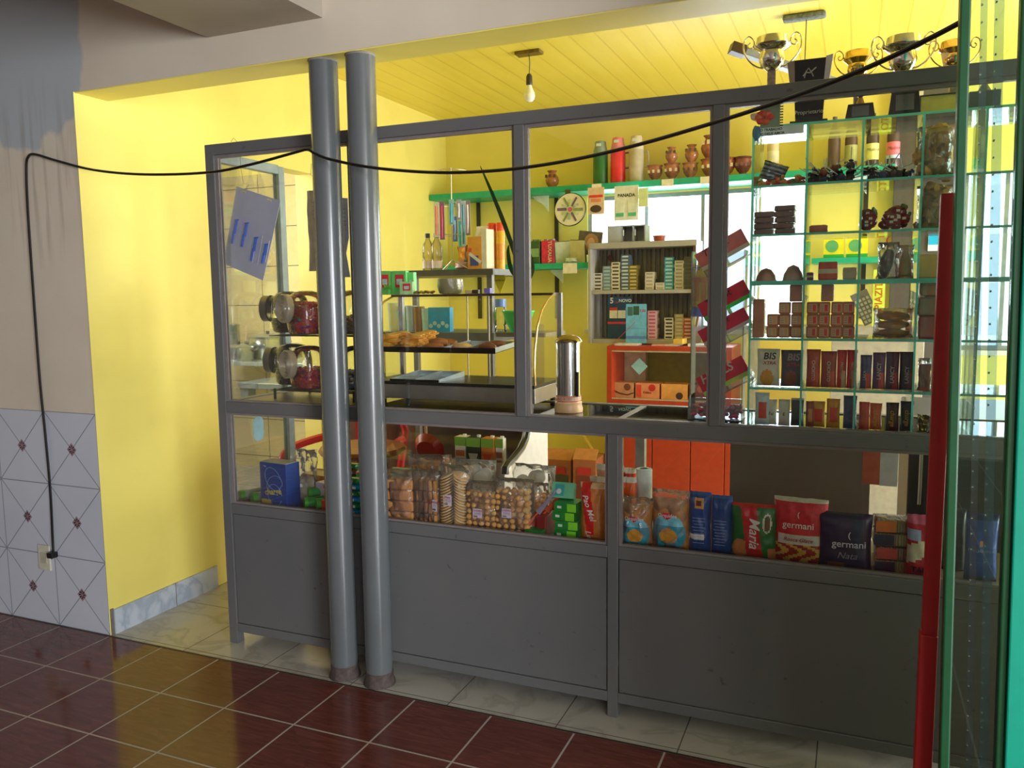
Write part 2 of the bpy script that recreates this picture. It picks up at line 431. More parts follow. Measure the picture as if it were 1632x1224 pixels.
window('window_1', x0, x1, z0, z1, (-1.40, -1.0, -.66)); window('window_2', a0, a1, 1.1, 2.2, (.84,))
slab('ceiling', LX-.1, 2.7, .034, 3.36, 2.83, 2.9, PLANK)
slab('ceiling', -5.6, 4.7, -7.2, -.133, 3.0, 3.1, M('#B8B2A6', .8))
slab('trim_5', -2.28, -1.76, -7.2, -.133, 2.46, 3.0, M('#B5AC9E', .75, var=.06, scale=4))
slab('wall_right', 2.6, 2.7, .03, .95, 0, 2.83, YEL); slab('wall_right', 2.6, 2.7, 2.85, 3.36, 0, 2.83, YEL); slab('wall_right', 2.6, 2.7, .95, 2.85, 2.45, 2.83, YEL)
PL2 = M('#ADA595', .8, var=.06, scale=3)
slab('wall_left', -5.7, -5.6, -7.2, -.133, 0, 3.0, PL2); slab('wall_rear', -5.6, 4.7, -7.3, -7.2, 0, 3.0, PL2)
slab('wall_right', 4.7, 4.8, -7.2, -6.1, 0, 3, PL2); slab('wall_right', 4.7, 4.8, -3.5, .03, 0, 3, PL2); slab('wall_right', 4.7, 4.8, -6.1, -3.5, 2.5, 3, PL2)
# kitchen behind the doorway
slab('wall_kitchen', -6.2, LX-.12, 3.0, 3.1, 0, 2.83, KTILE); slab('wall_kitchen', -6.2, LX-.12, 2.999, 3.0, 2.52, 2.83, YEL)
slab('wall_kitchen', -6.3, -6.2, .10, 3.1, 0, 2.83, YEL); slab('ceiling', -6.2, LX-.12, .1, 3.1, 2.83, 2.9, M('#E4DFD0', .7))
slab('wall_kitchen', -6.2, LX-.12, .06, .1, 0, 2.83, YEL)
# green glazed door leaf and an added green wall end beside it, close to the camera
GRN = M('#0AA286', .45, 0, .05); GRN_SHADED = M('#17522F', .4, 0, .1); RED = M('#A51212', .5, 0, .08)  # the darker green paints in the shade on the door frame faces
slab('wall_right', .345, .62, -.93, -.83, 0, 3.0, GRN); slab('wall_right', .62, 4.7, -.93, -.83, 0, 3.0, M('#A59A8C', .8, var=.06, scale=3))  # unseen wall added to keep light off the counter's right end
d = bpy.data.objects.new('door_1', None); COL.objects.link(d); d['kind'] = 'structure'; d.location = (.189, -.93, 0); d.rotation_euler = (0, math.radians(-1.0), 0)
o = MB().box(0, .017, -.018, .018, 0, 2.6).box(.093, .107, -.016, .016, 0, 2.6).box(.017, .093, -.018, .018, 0, .1).box(.017, .093, -.018, .018, 2.35, 2.45); o.build('door_frame', GRN_SHADED, d, bevel=.003)
o = MB().box(.107, .24, -.024, .016, 0, 2.6); o.build('door_frame', GRN, d, bevel=.003)
o = MB().box(.017, .093, -.003, .003, .1, 2.35); o.build('pane', glass('door_glass', (.80, .90, .85, 1), 1.3), d)
o = MB().box(.143, .172, -.885, -.86, 0, 1.66).box(.140, .172, -.89, -.855, 0, .80); struct(o.build('trim_6', RED, None, bevel=.002))
# two painted columns under the lintel
for k, (cx, cy, lb) in enumerate(((-1.806, -.075, 'grey painted steel column nearer the yellow wall, with a rust stained foot'), (-1.645, -.078, 'grey painted steel column nearer the window side of the pair'))):
    t = thing('steel_column', lb, 'column', (cx, cy, 0), group='steel columns under the lintel')
    MB().lathe([(.052, .035), (.052, 1.2), (.0525, 2.33)], seg=36).build('shaft', POLEM, t, True)
    o = MB(); n = 36
    o.lathe([(.062, 0), (.060, .012), (.0545, .022), (.0530, .052)], seg=n); o.build('foot_collar', M('#4E4340', .8, 0, .5, scale=40, bump=.4), t, True)
    MB().lathe([(.052, 2.325), (.056, 2.333)], seg=24).build('top_weld', M('#8A857A', .7), t, True)
# black cable: from the socket up the wall, over a hook, then sagging across the front to the door head
def catmull(pts, n=8):
    pts = [Vector(p) for p in pts]; q = [pts[0]]+pts+[pts[-1]]; out = []
    for i in range(1, len(q)-2):
        for k in range(n):
            t = k/n; a, b, c, e = q[i-1], q[i], q[i+1], q[i+2]
            out.append(.5*((2*b)+(c-a)*t+(2*a-5*b+4*c-e)*t*t+(3*b-a-3*c+e)*t**3))
    out.append(pts[-1]); return out


cab = [(85, 884, -.160), (84, 860, -.15), (80, 780, -.149), (72, 690, -.149), (63, 600, -.149), (52, 450, -.149), (44, 330, -.149), (42, 268, -.149), (45, 250, -.152), (56, 246, -.155), (90, 256, -.156), (150, 271, -.158), (230, 278, -.16),
       (330, 275, -.162), (400, 262, -.165), (470, 243, -.168), (490, 238.5, -.17), (502, 245, -.172), (530, 255, -.175), (600, 268, -.19), (700, 275, -.22), (800, 271, -.27), (900, 257, -.33), (1000, 235, -.40), (1120, 201, -.50),
       (1250, 159, -.63), (1370, 113, -.75), (1470, 67, -.84), (1530, 36, -.90)]
t = thing('power_cable', 'black power cable climbing the tiled wall and sagging across the shop front', 'cable', P(85, 884, -.16))
o = MB().xf(); pts = [P(*c) for c in cab]; o.tube([p-P(85, 884, -.16) for p in catmull(pts, 6)], .0052, seg=8); o.build('cord', M('#141214', .35, 0, .2), t, True)
o = MB().xf(); o.cb((-.012, .004, -.004), (.034, .034, .026)); o.build('plug', M('#0E0E10', .4), t, bevel=.004)
p = P(73, 888, -.139)
t = thing('wall_socket', 'cream wall socket plate on the pale dado tiles with a black plug', 'socket', (p.x, -.139, p.z-.06))
MB().cb((0, -.005, .06), (.075, .010, .118)).build('cover_plate', M('#C9C7B4', .4), t, bevel=.003); MB().cb((0, -.0115, .06), (.040, .003, .05)).build('outlet_face', M('#B4B29F', .4), t)
# ---------------------------------------------------------------- the long counter with its glazed screen
CT = thing('display_counter', 'long grey steel shop counter with a glazed screen above and solid panels below', 'display counter', (-.8, .2, 0))
off = Vector((.8, -.2, 0)); XR = .95


def rail(x0, x1, y0, y1, z0, z1, nm='rail', m=STEEL): return MB().xf(off).box(x0, x1, y0, y1, z0, z1).build(nm, m, CT, bevel=.0025)


D = .04
rail(-2.45, -2.406, 0, D, 0, 2.10, 'post'); rail(-1.764, -1.72, .0, D, 1.053, 2.057, 'post'); rail(-1.093, -1.055, .0, D, 1.053, 2.057, 'post'); rail(-.422, -.386, 0, D, 1.053, 2.057, 'post')
rail(-.76, -.722, 0, D, 0, 1.008, 'post'); rail(XR-.04, XR, 0, D, 0, 2.10, 'post')
rail(-2.406, XR-.04, 0, D, 2.057, 2.10); rail(-2.406, XR-.04, 0, D, 1.008, 1.053); rail(-2.406, -.76, 0, D, .575, .618); rail(-.722, XR-.04, 0, D, .575, .618)
rail(-2.406, -.76, 0, D, .055, .092); rail(-.722, XR-.04, 0, D, .055, .092)
rail(-2.445, -2.41, .41, .45, 0, 2.07, 'post', M('#93A3A8', .35)); rail(XR-.04, XR, .41, .45, 0, 1.053, 'post')
rail(-2.445, -2.41, .04, .41, 2.035, 2.075, 'rail', M('#93A3A8', .35)); rail(-2.445, -2.41, .04, .41, 1.02, 1.053, 'rail', M('#93A3A8', .35)); rail(-2.445, -2.41, .04, .41, .585, .618)
rail(-2.41, XR, .415, .45, 1.02, 1.053)
for a, b in ((-2.406, -.76), (-.722, XR-.04)): MB().xf(off).box(a+.004, b-.004, .006, .02, .094, .572).build('front_panel', STEEL, CT)
MB().xf(off).box(-2.44, -2.43, .04, .41, .06, .58).build('end_panel', STEEL, CT)
MB().xf(off).box(-2.25, XR-.04, .42, .43, .012, .58).build('back_panel', STEEL, CT)
lp = MB().xf(off)
for a, b, c, e in ((-2.406, -1.764, 1.053, 2.057), (-1.72, -1.093, 1.053, 2.057), (-1.055, -.422, 1.053, 2.057), (-.386, XR-.04, 1.053, 2.057), (-2.406, -.76, .618, 1.008), (-.722, XR-.04, .618, 1.008)):
    w = .011
    lp.box(a, a+w, .012, .030, c, e).box(b-w, b, .012, .030, c, e).box(a+w, b-w, .012, .030, e-w, e).box(a+w, b-w, .012, .030, c, c+w*.7)
    MB().xf(off).box(a+w, b-w, .019, .023, c+w*.7, e-w).build('glass_pane', GLASS, CT)
lp.build('glazing_bead', LIP, CT)
MB().xf(off).box(-2.43, -2.426, .04, .41, 1.053, 2.035).build('glass_pane', GLASS, CT)
MB().xf(off).box(-2.43, -2.426, .04, .41, .618, 1.02).build('glass_pane', GLASS, CT)
MB().xf(off).box(-2.405, XR-.04, .04, .44, .585, .600).build('lower_shelf', M('#6B5A4A', .5, 0, .15), CT)
MB().xf(off).box(-2.405, -1.83, .04, .415, 1.030, 1.0495).build('worktop', M('#A18C66', .35, 0, .3, scale=5), CT)
MB().xf(off).box(-1.828, XR-.04, .04, .415, 1.043, 1.0495).build('glass_top', glass('counter_top_glass', (.72, .86, .88, 1), 1.0), CT)
MB().xf(off).box(-.748, -.724, .04, .415, 1.028, 1.051).build('rail', LIP, CT)

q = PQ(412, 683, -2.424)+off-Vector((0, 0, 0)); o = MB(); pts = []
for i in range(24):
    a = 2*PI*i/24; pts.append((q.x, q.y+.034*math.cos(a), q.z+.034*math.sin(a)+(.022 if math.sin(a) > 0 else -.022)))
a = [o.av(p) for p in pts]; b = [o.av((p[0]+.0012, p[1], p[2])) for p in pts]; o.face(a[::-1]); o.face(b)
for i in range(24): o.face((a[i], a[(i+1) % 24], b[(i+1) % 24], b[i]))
o.build('pale_oval', M('#A9DCEB', .4), CT)['label'] = 'pale blue oval on the end glass'  # thin pale blue oval set on the end glass
# ---------------------------------------------------------------- goods helpers
ORD = ['first', 'second', 'third', 'fourth', 'fifth', 'sixth', 'seventh', 'eighth', 'ninth', 'tenth', 'eleventh', 'twelfth', 'thirteenth', 'fourteenth']


def fit(l, r, t, y, bz=.600, row=None):
    row = row or (t+40)
    a, b = PX(l, row, y), PX(r, row, y)
    return (a+b)/2, b-a, PZ((l+r)/2, t, y)-bz


GAIN = [1.6]


def gain(h, g=None):
    g = g or GAIN[0]
    # the colours below were read in dim light; the paint itself is lighter
    h = h.lstrip('#'); c = [int(h[i:i+2], 16)/255 for i in (0, 2, 4)]; c = [v**2.2 for v in c]; m = max(c); g = min(g, .80/m) if m > 0 else g
    return '#'+''.join('%02X' % int(255*min(1, v*max(g, 1))**(1/2.2)) for v in c)


def mats(*h, rough=.35, **k): return [M(gain(x), rough, **k) for x in h]


def pouch(name, label, cat, loc, w, h, d, cols, paint=None, texts=(), rz=0, group=None, lean=0, part='wrapper', rough=.3, wr=.004, sd=0, nu=20, nv=24):
    t = thing(name, label, cat, loc, rz, group, rx=lean)
    MB().bag(w, h, d, paint, nu, nv, wr=wr, sd=sd).build(part, [M(gain(c), rough, bump=.25, scale=60) if isinstance(c, str) else c for c in cols], t, True)
    for s in texts:
        tx, size, col, x, z = s[:5]; ang = s[5] if len(s) > 5 else 0; sh = s[6] if len(s) > 6 else 0; bo = s[7] if len(s) > 7 else .01
        text(tx, size, M(col, .4), t, (x*w, 0, z*h), (PI/2, ang, 0), name='printed_name', shear=sh, bold=bo,
             conform=lambda X, Z: thick(d, w, h, X/w+.5, Z/h)+wr*.75+.001)
    return t


def lname(t, s, size, col, loc, rz=0, ang=0, **k): return text(s, size, M(col, .4), t, loc, (PI/2, ang, rz), name='printed_name', **k)


def carton(name, label, cat, loc, w, d, h, cols, rz=0, group=None, paintf=None, bevel=.001, rx=0, ry=0):
    # printed box: cols[0] body; paintf adds panels to the mesh
    t = thing(name, label, cat, loc, rz, group, rx, ry)
    o = MB().box(-w/2, w/2, -d/2, d/2, 0, h)
    if paintf: paintf(o, w, d, h)
    o.build('box', mats(*cols), t)
    return t


def film_bag(t, w, h, d, sd=0, nm='clear_bag', nu=14, nv=16, wr=.009): return MB().bag(w, h, d, None, nu, nv, wr=wr, sd=sd).build(nm, FILM, t, True)


SH = .600
# ---- far end: two green-capped rolls
for k, (px, py, y) in enumerate(((383, 794, .10), (403, 796, .085))):
    p = P(px, py, y); r = .024
    t = thing('bin_bag_roll', ('green capped silver roll by the counter end glass', 'green capped silver roll touching the blue soap powder box')[k], 'roll', (p.x, y, SH+r), rz=-.55, group='green capped rolls in the showcase')
    a = MB().xf((0, 0, 0), -PI/2); a.cyl((0, 0, 0), r, .15, 0, 20); a.build('roll', M('#8E9C96', .35), t, True)
    a = MB().xf((0, -.004, 0), -PI/2); a.cyl((0, 0, 0), r*1.04, .022, 0, 20); a.build('end_cap', M('#3FA51E', .4), t, True)
# ---- blue soap powder box
x, w, h = fit(417, 463, 737, .085)
t = thing('soap_powder_box', 'dark blue upright carton with pale swirl lines and a yellow name', 'box', (x+.006, .10, SH), rz=-.12)
o = MB().box(-w/2, w/2, -.035, .045, 0, h, 0); o.build('box', mats('#173A80', var=.06), t, bevel=.002)
o = MB()
for cx, cz, rx, rz_, ph in ((.012, .66, .34, .26, .3), (.06, .52, .33, .22, -.2), (.05, .30, .30, .24, .1)):
    pts = [((cx+rx*math.cos(a+ph)*.9)*w, -.0358, (cz+rz_*math.sin(a))*h*.98) for a in [2*PI*i/26 for i in range(25)]]; o.tube(pts, .0010, 0, 5)
o.build('swirl_print', M('#7FB4E0', .4), t)
o = MB().box(-w*.47, -w*.1, -.0362, -.035, .03*h, .17*h); o.build('yellow_patch', M('#D9C22A', .4), t, bevel=.0005)
lname(t, 'charge', .036, '#F0DC4A', (0, -.0370, .36*h), bold=.02, ang=-.12); lname(t, '1.2kg', .009, '#E8EEF5', (-.3*w, -.0362, .92*h)); lname(t, 'SABAO EM PO', .006, '#E8EEF5', (.2*w, -.0362, .08*h))
text('charge', .030, M('#D9C22A', .4), t, (w/2+.0004, .005, .30*h), (PI/2, PI/2-.0, PI/2), name='printed_name', bold=.018) if False else None
o = MB().box(-w/2+.003, w/2-.003, -.03, .04, h, h+.002); o.build('box_top', M('#C5C3AE', .5), t)
# ---- crinkled clear bag beside it
x, w, h = fit(466, 500, 716, .16)
t = thing('plastic_bag', 'crumpled clear bag of pale powder behind the blue carton', 'bag', (x, .17, SH), .1); film_bag(t, w*1.15, h, .06, 3, wr=.02)
MB().bag(w*.85, h*.5, .045, None, 10, 10, wr=.01).build('powder', M('#C9BFA9', .7), t, True)
# ---- open box of orange striped bars and a second carton in front
x, w, h = fit(487, 548, 732, .27)
t = thing('bar_display_box', 'orange patterned tray box of wrapped bars with its lid folded back', 'box', (x, .30, SH), -.15)
MB().box(-w/2, w/2, -.06, .05, 0, h*.62).build('tray', mats('#8E6B3F'), t); o = MB()
for i in range(7):
    for j in range(3): o.cb((-w/2+w*(i+.5)/7, -.062, h*(.14+.2*j)), (w/8, .008, h*.11), (i+j) % 2)
o.build('printed_band', mats('#C4702A', '#D9A04A'), t); MB().xf((0, .03, h*.62), -.5).box(-w/2, w/2, 0, .09, 0, .004).build('lid', mats('#A9702F'), t)
x, w, h = fit(510, 556, 760, .17)
t = thing('bar_display_box', 'white orange and violet printed box of bars against the striped tray box', 'box', (x, .18, SH), -.2)
MB().box(-w/2, w/2, -.04, .04, 0, h*.8).build('box', mats('#C9B7CE'), t); o = MB()
for i in range(9): o.cb((-w/2+w*random.random(), -.041, h*.75*random.random()+.01), (w*.2, .004, .012), i % 3)
o.build('printed_band', mats('#C0552E', '#4C4C9C', '#E3E0E4'), t)
# ---- candy tubes lying on the shelf
tubes = [(492, 786, .13, '#3F9E22', '#2C8A46', 'pale-capped green tube lying at the top of the pile'), (486, 801, .07, '#3A9A20', '#1E7A2E', 'bright green tube at the glass, low in the pile'), (505, 803, .065, '#2F9222', '#2E8438', 'green tube wedged between a green and a red one'),
         (519, 790, .10, '#D9B21C', '#C99B18', 'yellow candy tube on top of the red one'), (514, 805, .06, '#C4231C', '#A81C18', 'red candy tube under the yellow one'), (524, 808, .055, '#A8683A', '#96552C', 'brown biscuit tube beside the red one')]
for px, py, y, c1, c2, lb in tubes:
    p = P(px, py, y); r = .021 if c1 != '#D9B21C' else .023
    t = thing('candy_tube', lb, 'candy tube', (p.x, y, max(p.z, SH+r)), rz=-.75, group='candy tubes by the columns')
    a = MB().xf((0, 0, 0), -PI/2); a.cyl((0, 0, 0), r, .13, 0, 18); a.build('tube', mats(c2), t, True)
    a = MB().xf((0, -.003, 0), -PI/2); a.cyl((0, 0, 0), r*1.04, .014, 0, 18); a.build('cap', mats(c1), t, True)
# ---- stacked biscuit packets seen between and beside the columns
for k, (px, y, n, cs) in enumerate(((563, .10, 6, ('#1E8ACB', '#1B6B32')), (622, .10, 6, ('#1F7A45', '#2193C9')), (640, .22, 7, ('#3FA8A0', '#2F8F6A')), (560, .24, 7, ('#17592B', '#5A3A20')))):
    for j in range(n):
        x = PX(px, 800, y)+.006*math.sin(j*2.1+k)
        where = ('between the columns at the glass', 'beside the window side column', 'behind the teal stack by the column', 'between the columns at the rear')[k]
        t = thing('biscuit_packet', f'{("blue", "green", "teal", "dark green")[k] if j % 2 == 0 else ("green", "blue", "green", "brown")[k]} biscuit packet, {ORD[j]} up in the stack {where}', 'biscuit packet', (x, y, SH+.001+j*.0255), .1*math.sin(j*3.7), group='stacked biscuit packets by the columns')
        MB().xf((-.04, 0, .0), 0).bag(.001, .001, .001) if False else None
        o = MB(); o.lathe([(0, -.04), (.0115, -.036), (.0122, 0), (.0115, .036), (0, .04)], (0, 0, 0), 0, 12); o.v = [Vector((v.z*1.15, v.y*2.3, v.x+.0122)) for v in o.v]
        o.build('wrapper', mats(cs[j % 2], rough=.25), t, True)
        o = MB().cb((.012, -.0272, .0128), (.022, .0016, .009)); o.build('printed_patch', mats('#E6E6DC'), t)


# ---- clear bags of rusks and cookies
def cookie_bag(label, l, r, tp, y, kind, rz=0, name='cookie_bag', tag_=None, d=.075, depth_row=None, group='clear bags of biscuits in the showcase', bz=SH, lean=0, sd=0):
    x, w, h = fit(l, r, tp, y, bz)
    t = thing(name, label, 'cookie bag', (x, y+.01, bz), rz, group, rx=lean); o = MB(); random.seed(l*3+sd)
    if kind == 'rusk':
        n = 4
        for j in range(n):
            z0 = h*.86*j/n; hh = h*.86/n*.94
            for i in range(2):
                o.cb((0, -.016+i*.034, z0+hh/2+.003), (w*.86, .03, hh))
        o.build('rusks', mats('#B98148', '#A8713C', var=.2, rough=.8), t, bevel=.007)
    elif kind == 'slices':
        n = 4
        for j in range(n):
            z0 = h*.86*j/n; hh = h*.86/n*.95
            for i in range(5): o.xf((-w*.34+w*.17*i, -.004, z0+hh/2+.003), 0, .12*math.sin(j*2), .35).cb((0, 0, 0), (w*.115, .055, hh), (i+j) % 2)
        o.build('toast_slices', mats('#B07C46', '#A06E3A', var=.2, rough=.8), t, bevel=.005)
    elif kind == 'oval':
        n = int(h*.86/.0105)
        for j in range(n):
            for i in (-1, 1):
                o.xf((i*w*.2, -.012, .012+h*.86*j/n), .15, i*.42).lathe([(0, -.004), (w*.21, -.003), (w*.23, 0), (w*.21, .003), (0, .004)], (0, 0, 0), (j+(i > 0)) % 2, 14)
        o.build('oval_biscuits', mats('#C49E6C', '#D3B98E', var=.15, rough=.8), t, True)
    elif kind == 'white':
        for i in range(14):
            o.xf((random.uniform(-.3, .3)*w, random.uniform(-.02, .02), h*(.1+.78*i/14)), random.uniform(.9, 1.5), random.uniform(-.5, .5)).lathe([(0, -.005), (.026, -.004), (.029, 0), (.026, .004), (0, .005)], (0, 0, 0), 0, 18)
        o.build('pale_biscuits', mats('#C9C3B2', var=.1, rough=.8), t, True)
    else:
        rr = .0125 if kind == 'balls' else .010
        nx = max(3, int(w*.86/(rr*1.9))); nz = int(h*.88/(rr*1.75)); n = 0
        for j in range(nz):
            for i in range(nx):
                for q in range(2):
                    o.blob(((-.5+(i+.5)/nx)*w*.86+random.uniform(-.002, .002)+(j % 2)*.004, -.026+q*.024+random.uniform(-.003, .003), rr*.8+j*rr*1.75), rr*random.uniform(.9, 1.08), rr*.8, rr*random.uniform(.75, .95), random.randrange(2), 8, 6)
        o.build('cookies', mats('#BE8C4E', '#CBA063', var=.15, rough=.75), t, True)['kind'] = 'stuff'
    film_bag(t, w*1.03, h*1.04, d, sd+l)
    if tag_:
        tx, tw, th_, tz, txx = tag_
        q = MB().box(txx*w-tw/2, txx*w+tw/2, -d/2-.0045, -d/2-.0038, tz*h-th_/2, tz*h+th_/2); q.build('paper_label', mats('#D4C4D6'), t)
        lname(t, tx, th_*.28, '#B03048', (txx*w, -d/2-.0052, tz*h+th_*.28), bold=.02)
        q = MB()
        for i in range(7): q.cb((txx*w-tw*.36+i*.0021, -d/2-.0052, tz*h-th_*.33), (.0009 if i % 3 else .0016, .0004, th_*.16))
        for i in range(3): q.cb((txx*w, -d/2-.0052, tz*h+th_*(.08-.1*i)), (tw*.75, .0004, .0008))
        q.build('printed_bars', mats('#3A3038'), t)
    return t


cookie_bag('clear bag of sandwich loaf rusks stacked four high beside the column', 617, 663, 752, .075, 'rusk', .12)
cookie_bag('clear bag of thin toast slices next to the loaf rusks', 657, 703, 752, .075, 'slices', -.1, tag_=('TORRADA', .022, .045, .42, .46))
cookie_bag('clear bag of oval layered biscuits with a pink price label', 698, 752, 745, .085, 'oval', .05, tag_=('Nata', .034, .042, .47, -.12))
cookie_bag('clear bag of round button cookies with a pink label, beside the oval biscuits', 742, 797, 770, .075, 'balls', 0, tag_=('CASEIRO', .038, .035, .40, -.05))
cookie_bag('clear bag of round button cookies with a pink label, beside the orange knives', 787, 850, 766, .075, 'balls', .04, tag_=('CASEIRO', .038, .035, .42, -.1), sd=2)
cookie_bag('clear bag of small nutty cookies half hidden behind the button cookies', 833, 872, 772, .17, 'nuts', .1)
cookie_bag('tall clear bag of tan biscuits standing behind the loaf rusks', 652, 715, 728, .24, 'slices', .2)
cookie_bag('clear bag of white icing biscuits behind the oval biscuits', 722, 788, 736, .22, 'white', .1)
cookie_bag('tall clear bag of large flat biscuits behind the nutty cookies', 815, 884, 744, .27, 'white', 0, sd=5)
# ---- green tea boxes with orange knives on them
x0 = PX(902, 840, .09)
for j in range(4):
    t = thing('tea_box', f'green tea carton, {ORD[j]} up in the stack under the orange knives', 'tea box', (x0+.004*math.sin(j*2.4), .11, SH+j*.0335), .08*math.sin(j*1.9), group='green tea cartons')
    MB().box(-.042, .042, -.035, .045, 0, .033).build('box', mats('#17702C'), t, bevel=.001); MB().box(.008, .0425, -.0356, -.035, .002, .031).build('lime_band', mats('#6FB52A'), t); MB().box(-.03, -.014, -.0356, -.035, .012, .021).build('white_mark', mats('#E4EFE0'), t)
t = thing('tea_box', 'teal and pale green tea carton standing on end at the pile top', 'tea box', (PX(897, 805, .13), .135, SH+.134), 0, group='green tea cartons', rx=-.35)
MB().box(-.042, .042, -.016, .016, 0, .058).build('box', mats('#5E9E7E'), t); MB().box(-.03, .005, -.0166, -.016, .008, .05).build('teal_band', mats('#2F8A8E'), t); MB().xf((-.014, -.0168, .024), PI/2).cyl((0, 0, 0), .010, .0006, 0, 16).build('round_mark', mats('#D9DADA'), t)
t = thing('tea_box', 'dark green carton lying low in front of the button cookies', 'tea box', (PX(852, 850, .055), .062, SH), -.05, group='green tea cartons')
MB().box(-.032, .032, -.018, .03, 0, .030).build('box', mats('#0F6B2A'), t, bevel=.001)
t = thing('biscuit_packet', 'dark red packet lying under the orange knives', 'biscuit packet', (PX(868, 835, .12), .13, SH), 0)
MB().box(-.02, .02, -.05, .05, 0, .075).build('wrapper', mats('#6A1C1C'), t, bevel=.004)
for k, (a, b, yb) in enumerate((((833, 846), (890, 778), .10), ((846, 843), (905, 775), .12), ((855, 838), (912, 774), .14))):
    p0 = P(a[0], a[1], .07+.03*k); p1 = P(b[0], b[1], yb+.03); dv = p1-p0
    t = thing('kitchen_knife', ('orange handled knife, lowest of the three fanned out', 'orange handled knife in the middle of the fanned three', 'orange handled knife on top of the fanned three')[k], 'knife', p0, group='orange handled knives')
    u_ = dv.normalized(); n_ = Vector((0, -1, 0)); s_ = u_.cross(n_).normalized()
    o = MB(); hl = .42
    o.tube([dv*q for q in (0, .08, .2, .3, .42)], .0085, 0, 10, taper=lambda q: .8+.35*math.sin(q*5)); o.build('handle', mats('#E2471C'), t, True)
    o = MB(); a_ = [dv*.42-s_*.009, dv*.98-s_*.004, dv, dv*.42+s_*.011]; f_ = [o.av(v-Vector((0, .0008, 0))) for v in a_]; g_ = [o.av(v+Vector((0, .0008, 0))) for v in a_]
    o.face(f_); o.face(g_[::-1])
    for i in range(4): o.face((f_[i], g_[i], g_[(i+1) % 4], f_[(i+1) % 4]))
    o.build('blade', M(('#9C93B4', '#E2562C', '#E86A3C')[k], .25, .7 if k == 0 else 0), t)
# ---- printed pouches up to the right end of the showcase
x, w, h = fit(921, 964, 772, .07)
pouch('toast_packet', 'brown and red packet with slanting white script beside the centre post', 'packet', (x, .10, SH), w, h, .06, ['#A8642E', '#B01E1E', '#D9B08A'], lambda u, v: 1 if .12 < u < .62 and v > .12 and abs(u-.3-(.8-v)*.35) < .2 else (2 if v > .93 else 0), [('Pao Mel', .030, '#F1E6E0', -.08, .6, PI/2-.35, .3, .012), ('Le', .03, '#F1E6E0', -.1, .14, PI/2-.2, .3, .01)], rz=-.05)
for k, (l, r, tp, y, c, lb) in enumerate(((938, 985, 762, .18, '#C9805A', 'orange brown packet standing behind the red script packet'), (948, 992, 742, .28, '#D99A84', 'pink and white packet at the rear by the centre post'), (985, 1013, 762, .20, '#C8551E', 'orange packet just past the centre post'), (990, 1012, 747, .30, '#B83226', 'red topped packet behind the orange one'))):
    x, w, h = fit(l, r, tp, y); pouch('toast_packet', lb, 'packet', (x, y+.02, SH), w, h, .05, [c, '#E8DCD8', '#A82A22'], lambda u, v: 1 if v > .9 else (2 if .3 < v < .5 else 0))
x, w, h = fit(1012, 1037, 748, .24)
t = thing('paper_roll', 'white kitchen paper roll standing behind the blue labelled cookies', 'paper roll', (x, .26, SH))
MB().lathe([(.016, h), (.016, h*.99), (w/2*.98, h*.995), (w/2, h*.98), (w/2, 0), (0, 0)], seg=28).build('paper', mats('#C9D2CE', rough=.8), t, True); MB().lathe([(.016, h*1.001), (.013, h*1.001), (.013, h*.7)], seg=20).build('core', mats('#6C7A70'), t, True)


def moon(u, v):
    if v > .74: return 3
    if abs(u-.47)*.62+abs(v-.70)*1.3 < .12: return 2
    if (u-.5)**2/.2+(v-.36)**2/.145 < 1: return 4 if (u-.5)**2/.06+(v-.30)**2/.022 < 1 else (1 if v > .5 else 0)
    return 3


for k, (l, r, tp, y, lb) in enumerate(((986, 1038, 800, .065, 'clear cookie bag with a teal moon shaped print against the centre post'), (1036, 1098, 790, .075, 'clear cookie bag with a teal moon shaped print beside the dark blue packets'))):
    x, w, h = fit(l, r, tp, y)
    t = pouch('printed_cookie_bag', lb, 'cookie bag', (x, y+.025, SH), w, h*.93, .07, ['#2E7F93', '#6DB4C9', '#B8202C', '#9C6A38', '#C08632'], moon, [('Orquidea', .017, '#F2E8E8', -.02, .70)], rz=.04-.1*k, nu=40, nv=44, group='moon print cookie bags')
    MB().bag(w*1.02, h*1.08, .066, None, 12, 14, wr=.013).build('clear_top', FILM, t, True)
for k, (l, r, tp, y, lb) in enumerate(((1096, 1132, 786, .07, 'dark blue foil packet with an orange square beside the moon print cookies'), (1130, 1166, 792, .075, 'dark blue foil packet with a bright seam beside the red and green packet'))):
    x, w, h = fit(l, r, tp, y)
    t = pouch('foil_packet', lb, 'packet', (x, y+.025, SH), w, h, .055, ['#1C3A6E', '#2C4E86', '#B07A3C', '#C9C2B8', '#5A2A22'], (lambda u, v: 4 if .35 < u < .6 and .78 < v < .88 else (2 if .28 < u < .68 and .74 < v < .92 else (3 if v < .34 and v > .27 and u < .75 else (1 if v > .95 else 0)))) if k == 0 else (lambda u, v: 2 if u < .1 else (1 if v > .95 or abs(v-.42) < .015 else 0)), group='dark blue foil packets')
    q = MB()
    for i in range(9): q.cb((0, -.0305, h*(.2+.05*i)), (w*(.5+.1*math.sin(i*4)), .0006, .0012))
    q.build('small_print', mats('#8FA3C4'), t)
x, w, h = fit(1163, 1240, 806, .07)
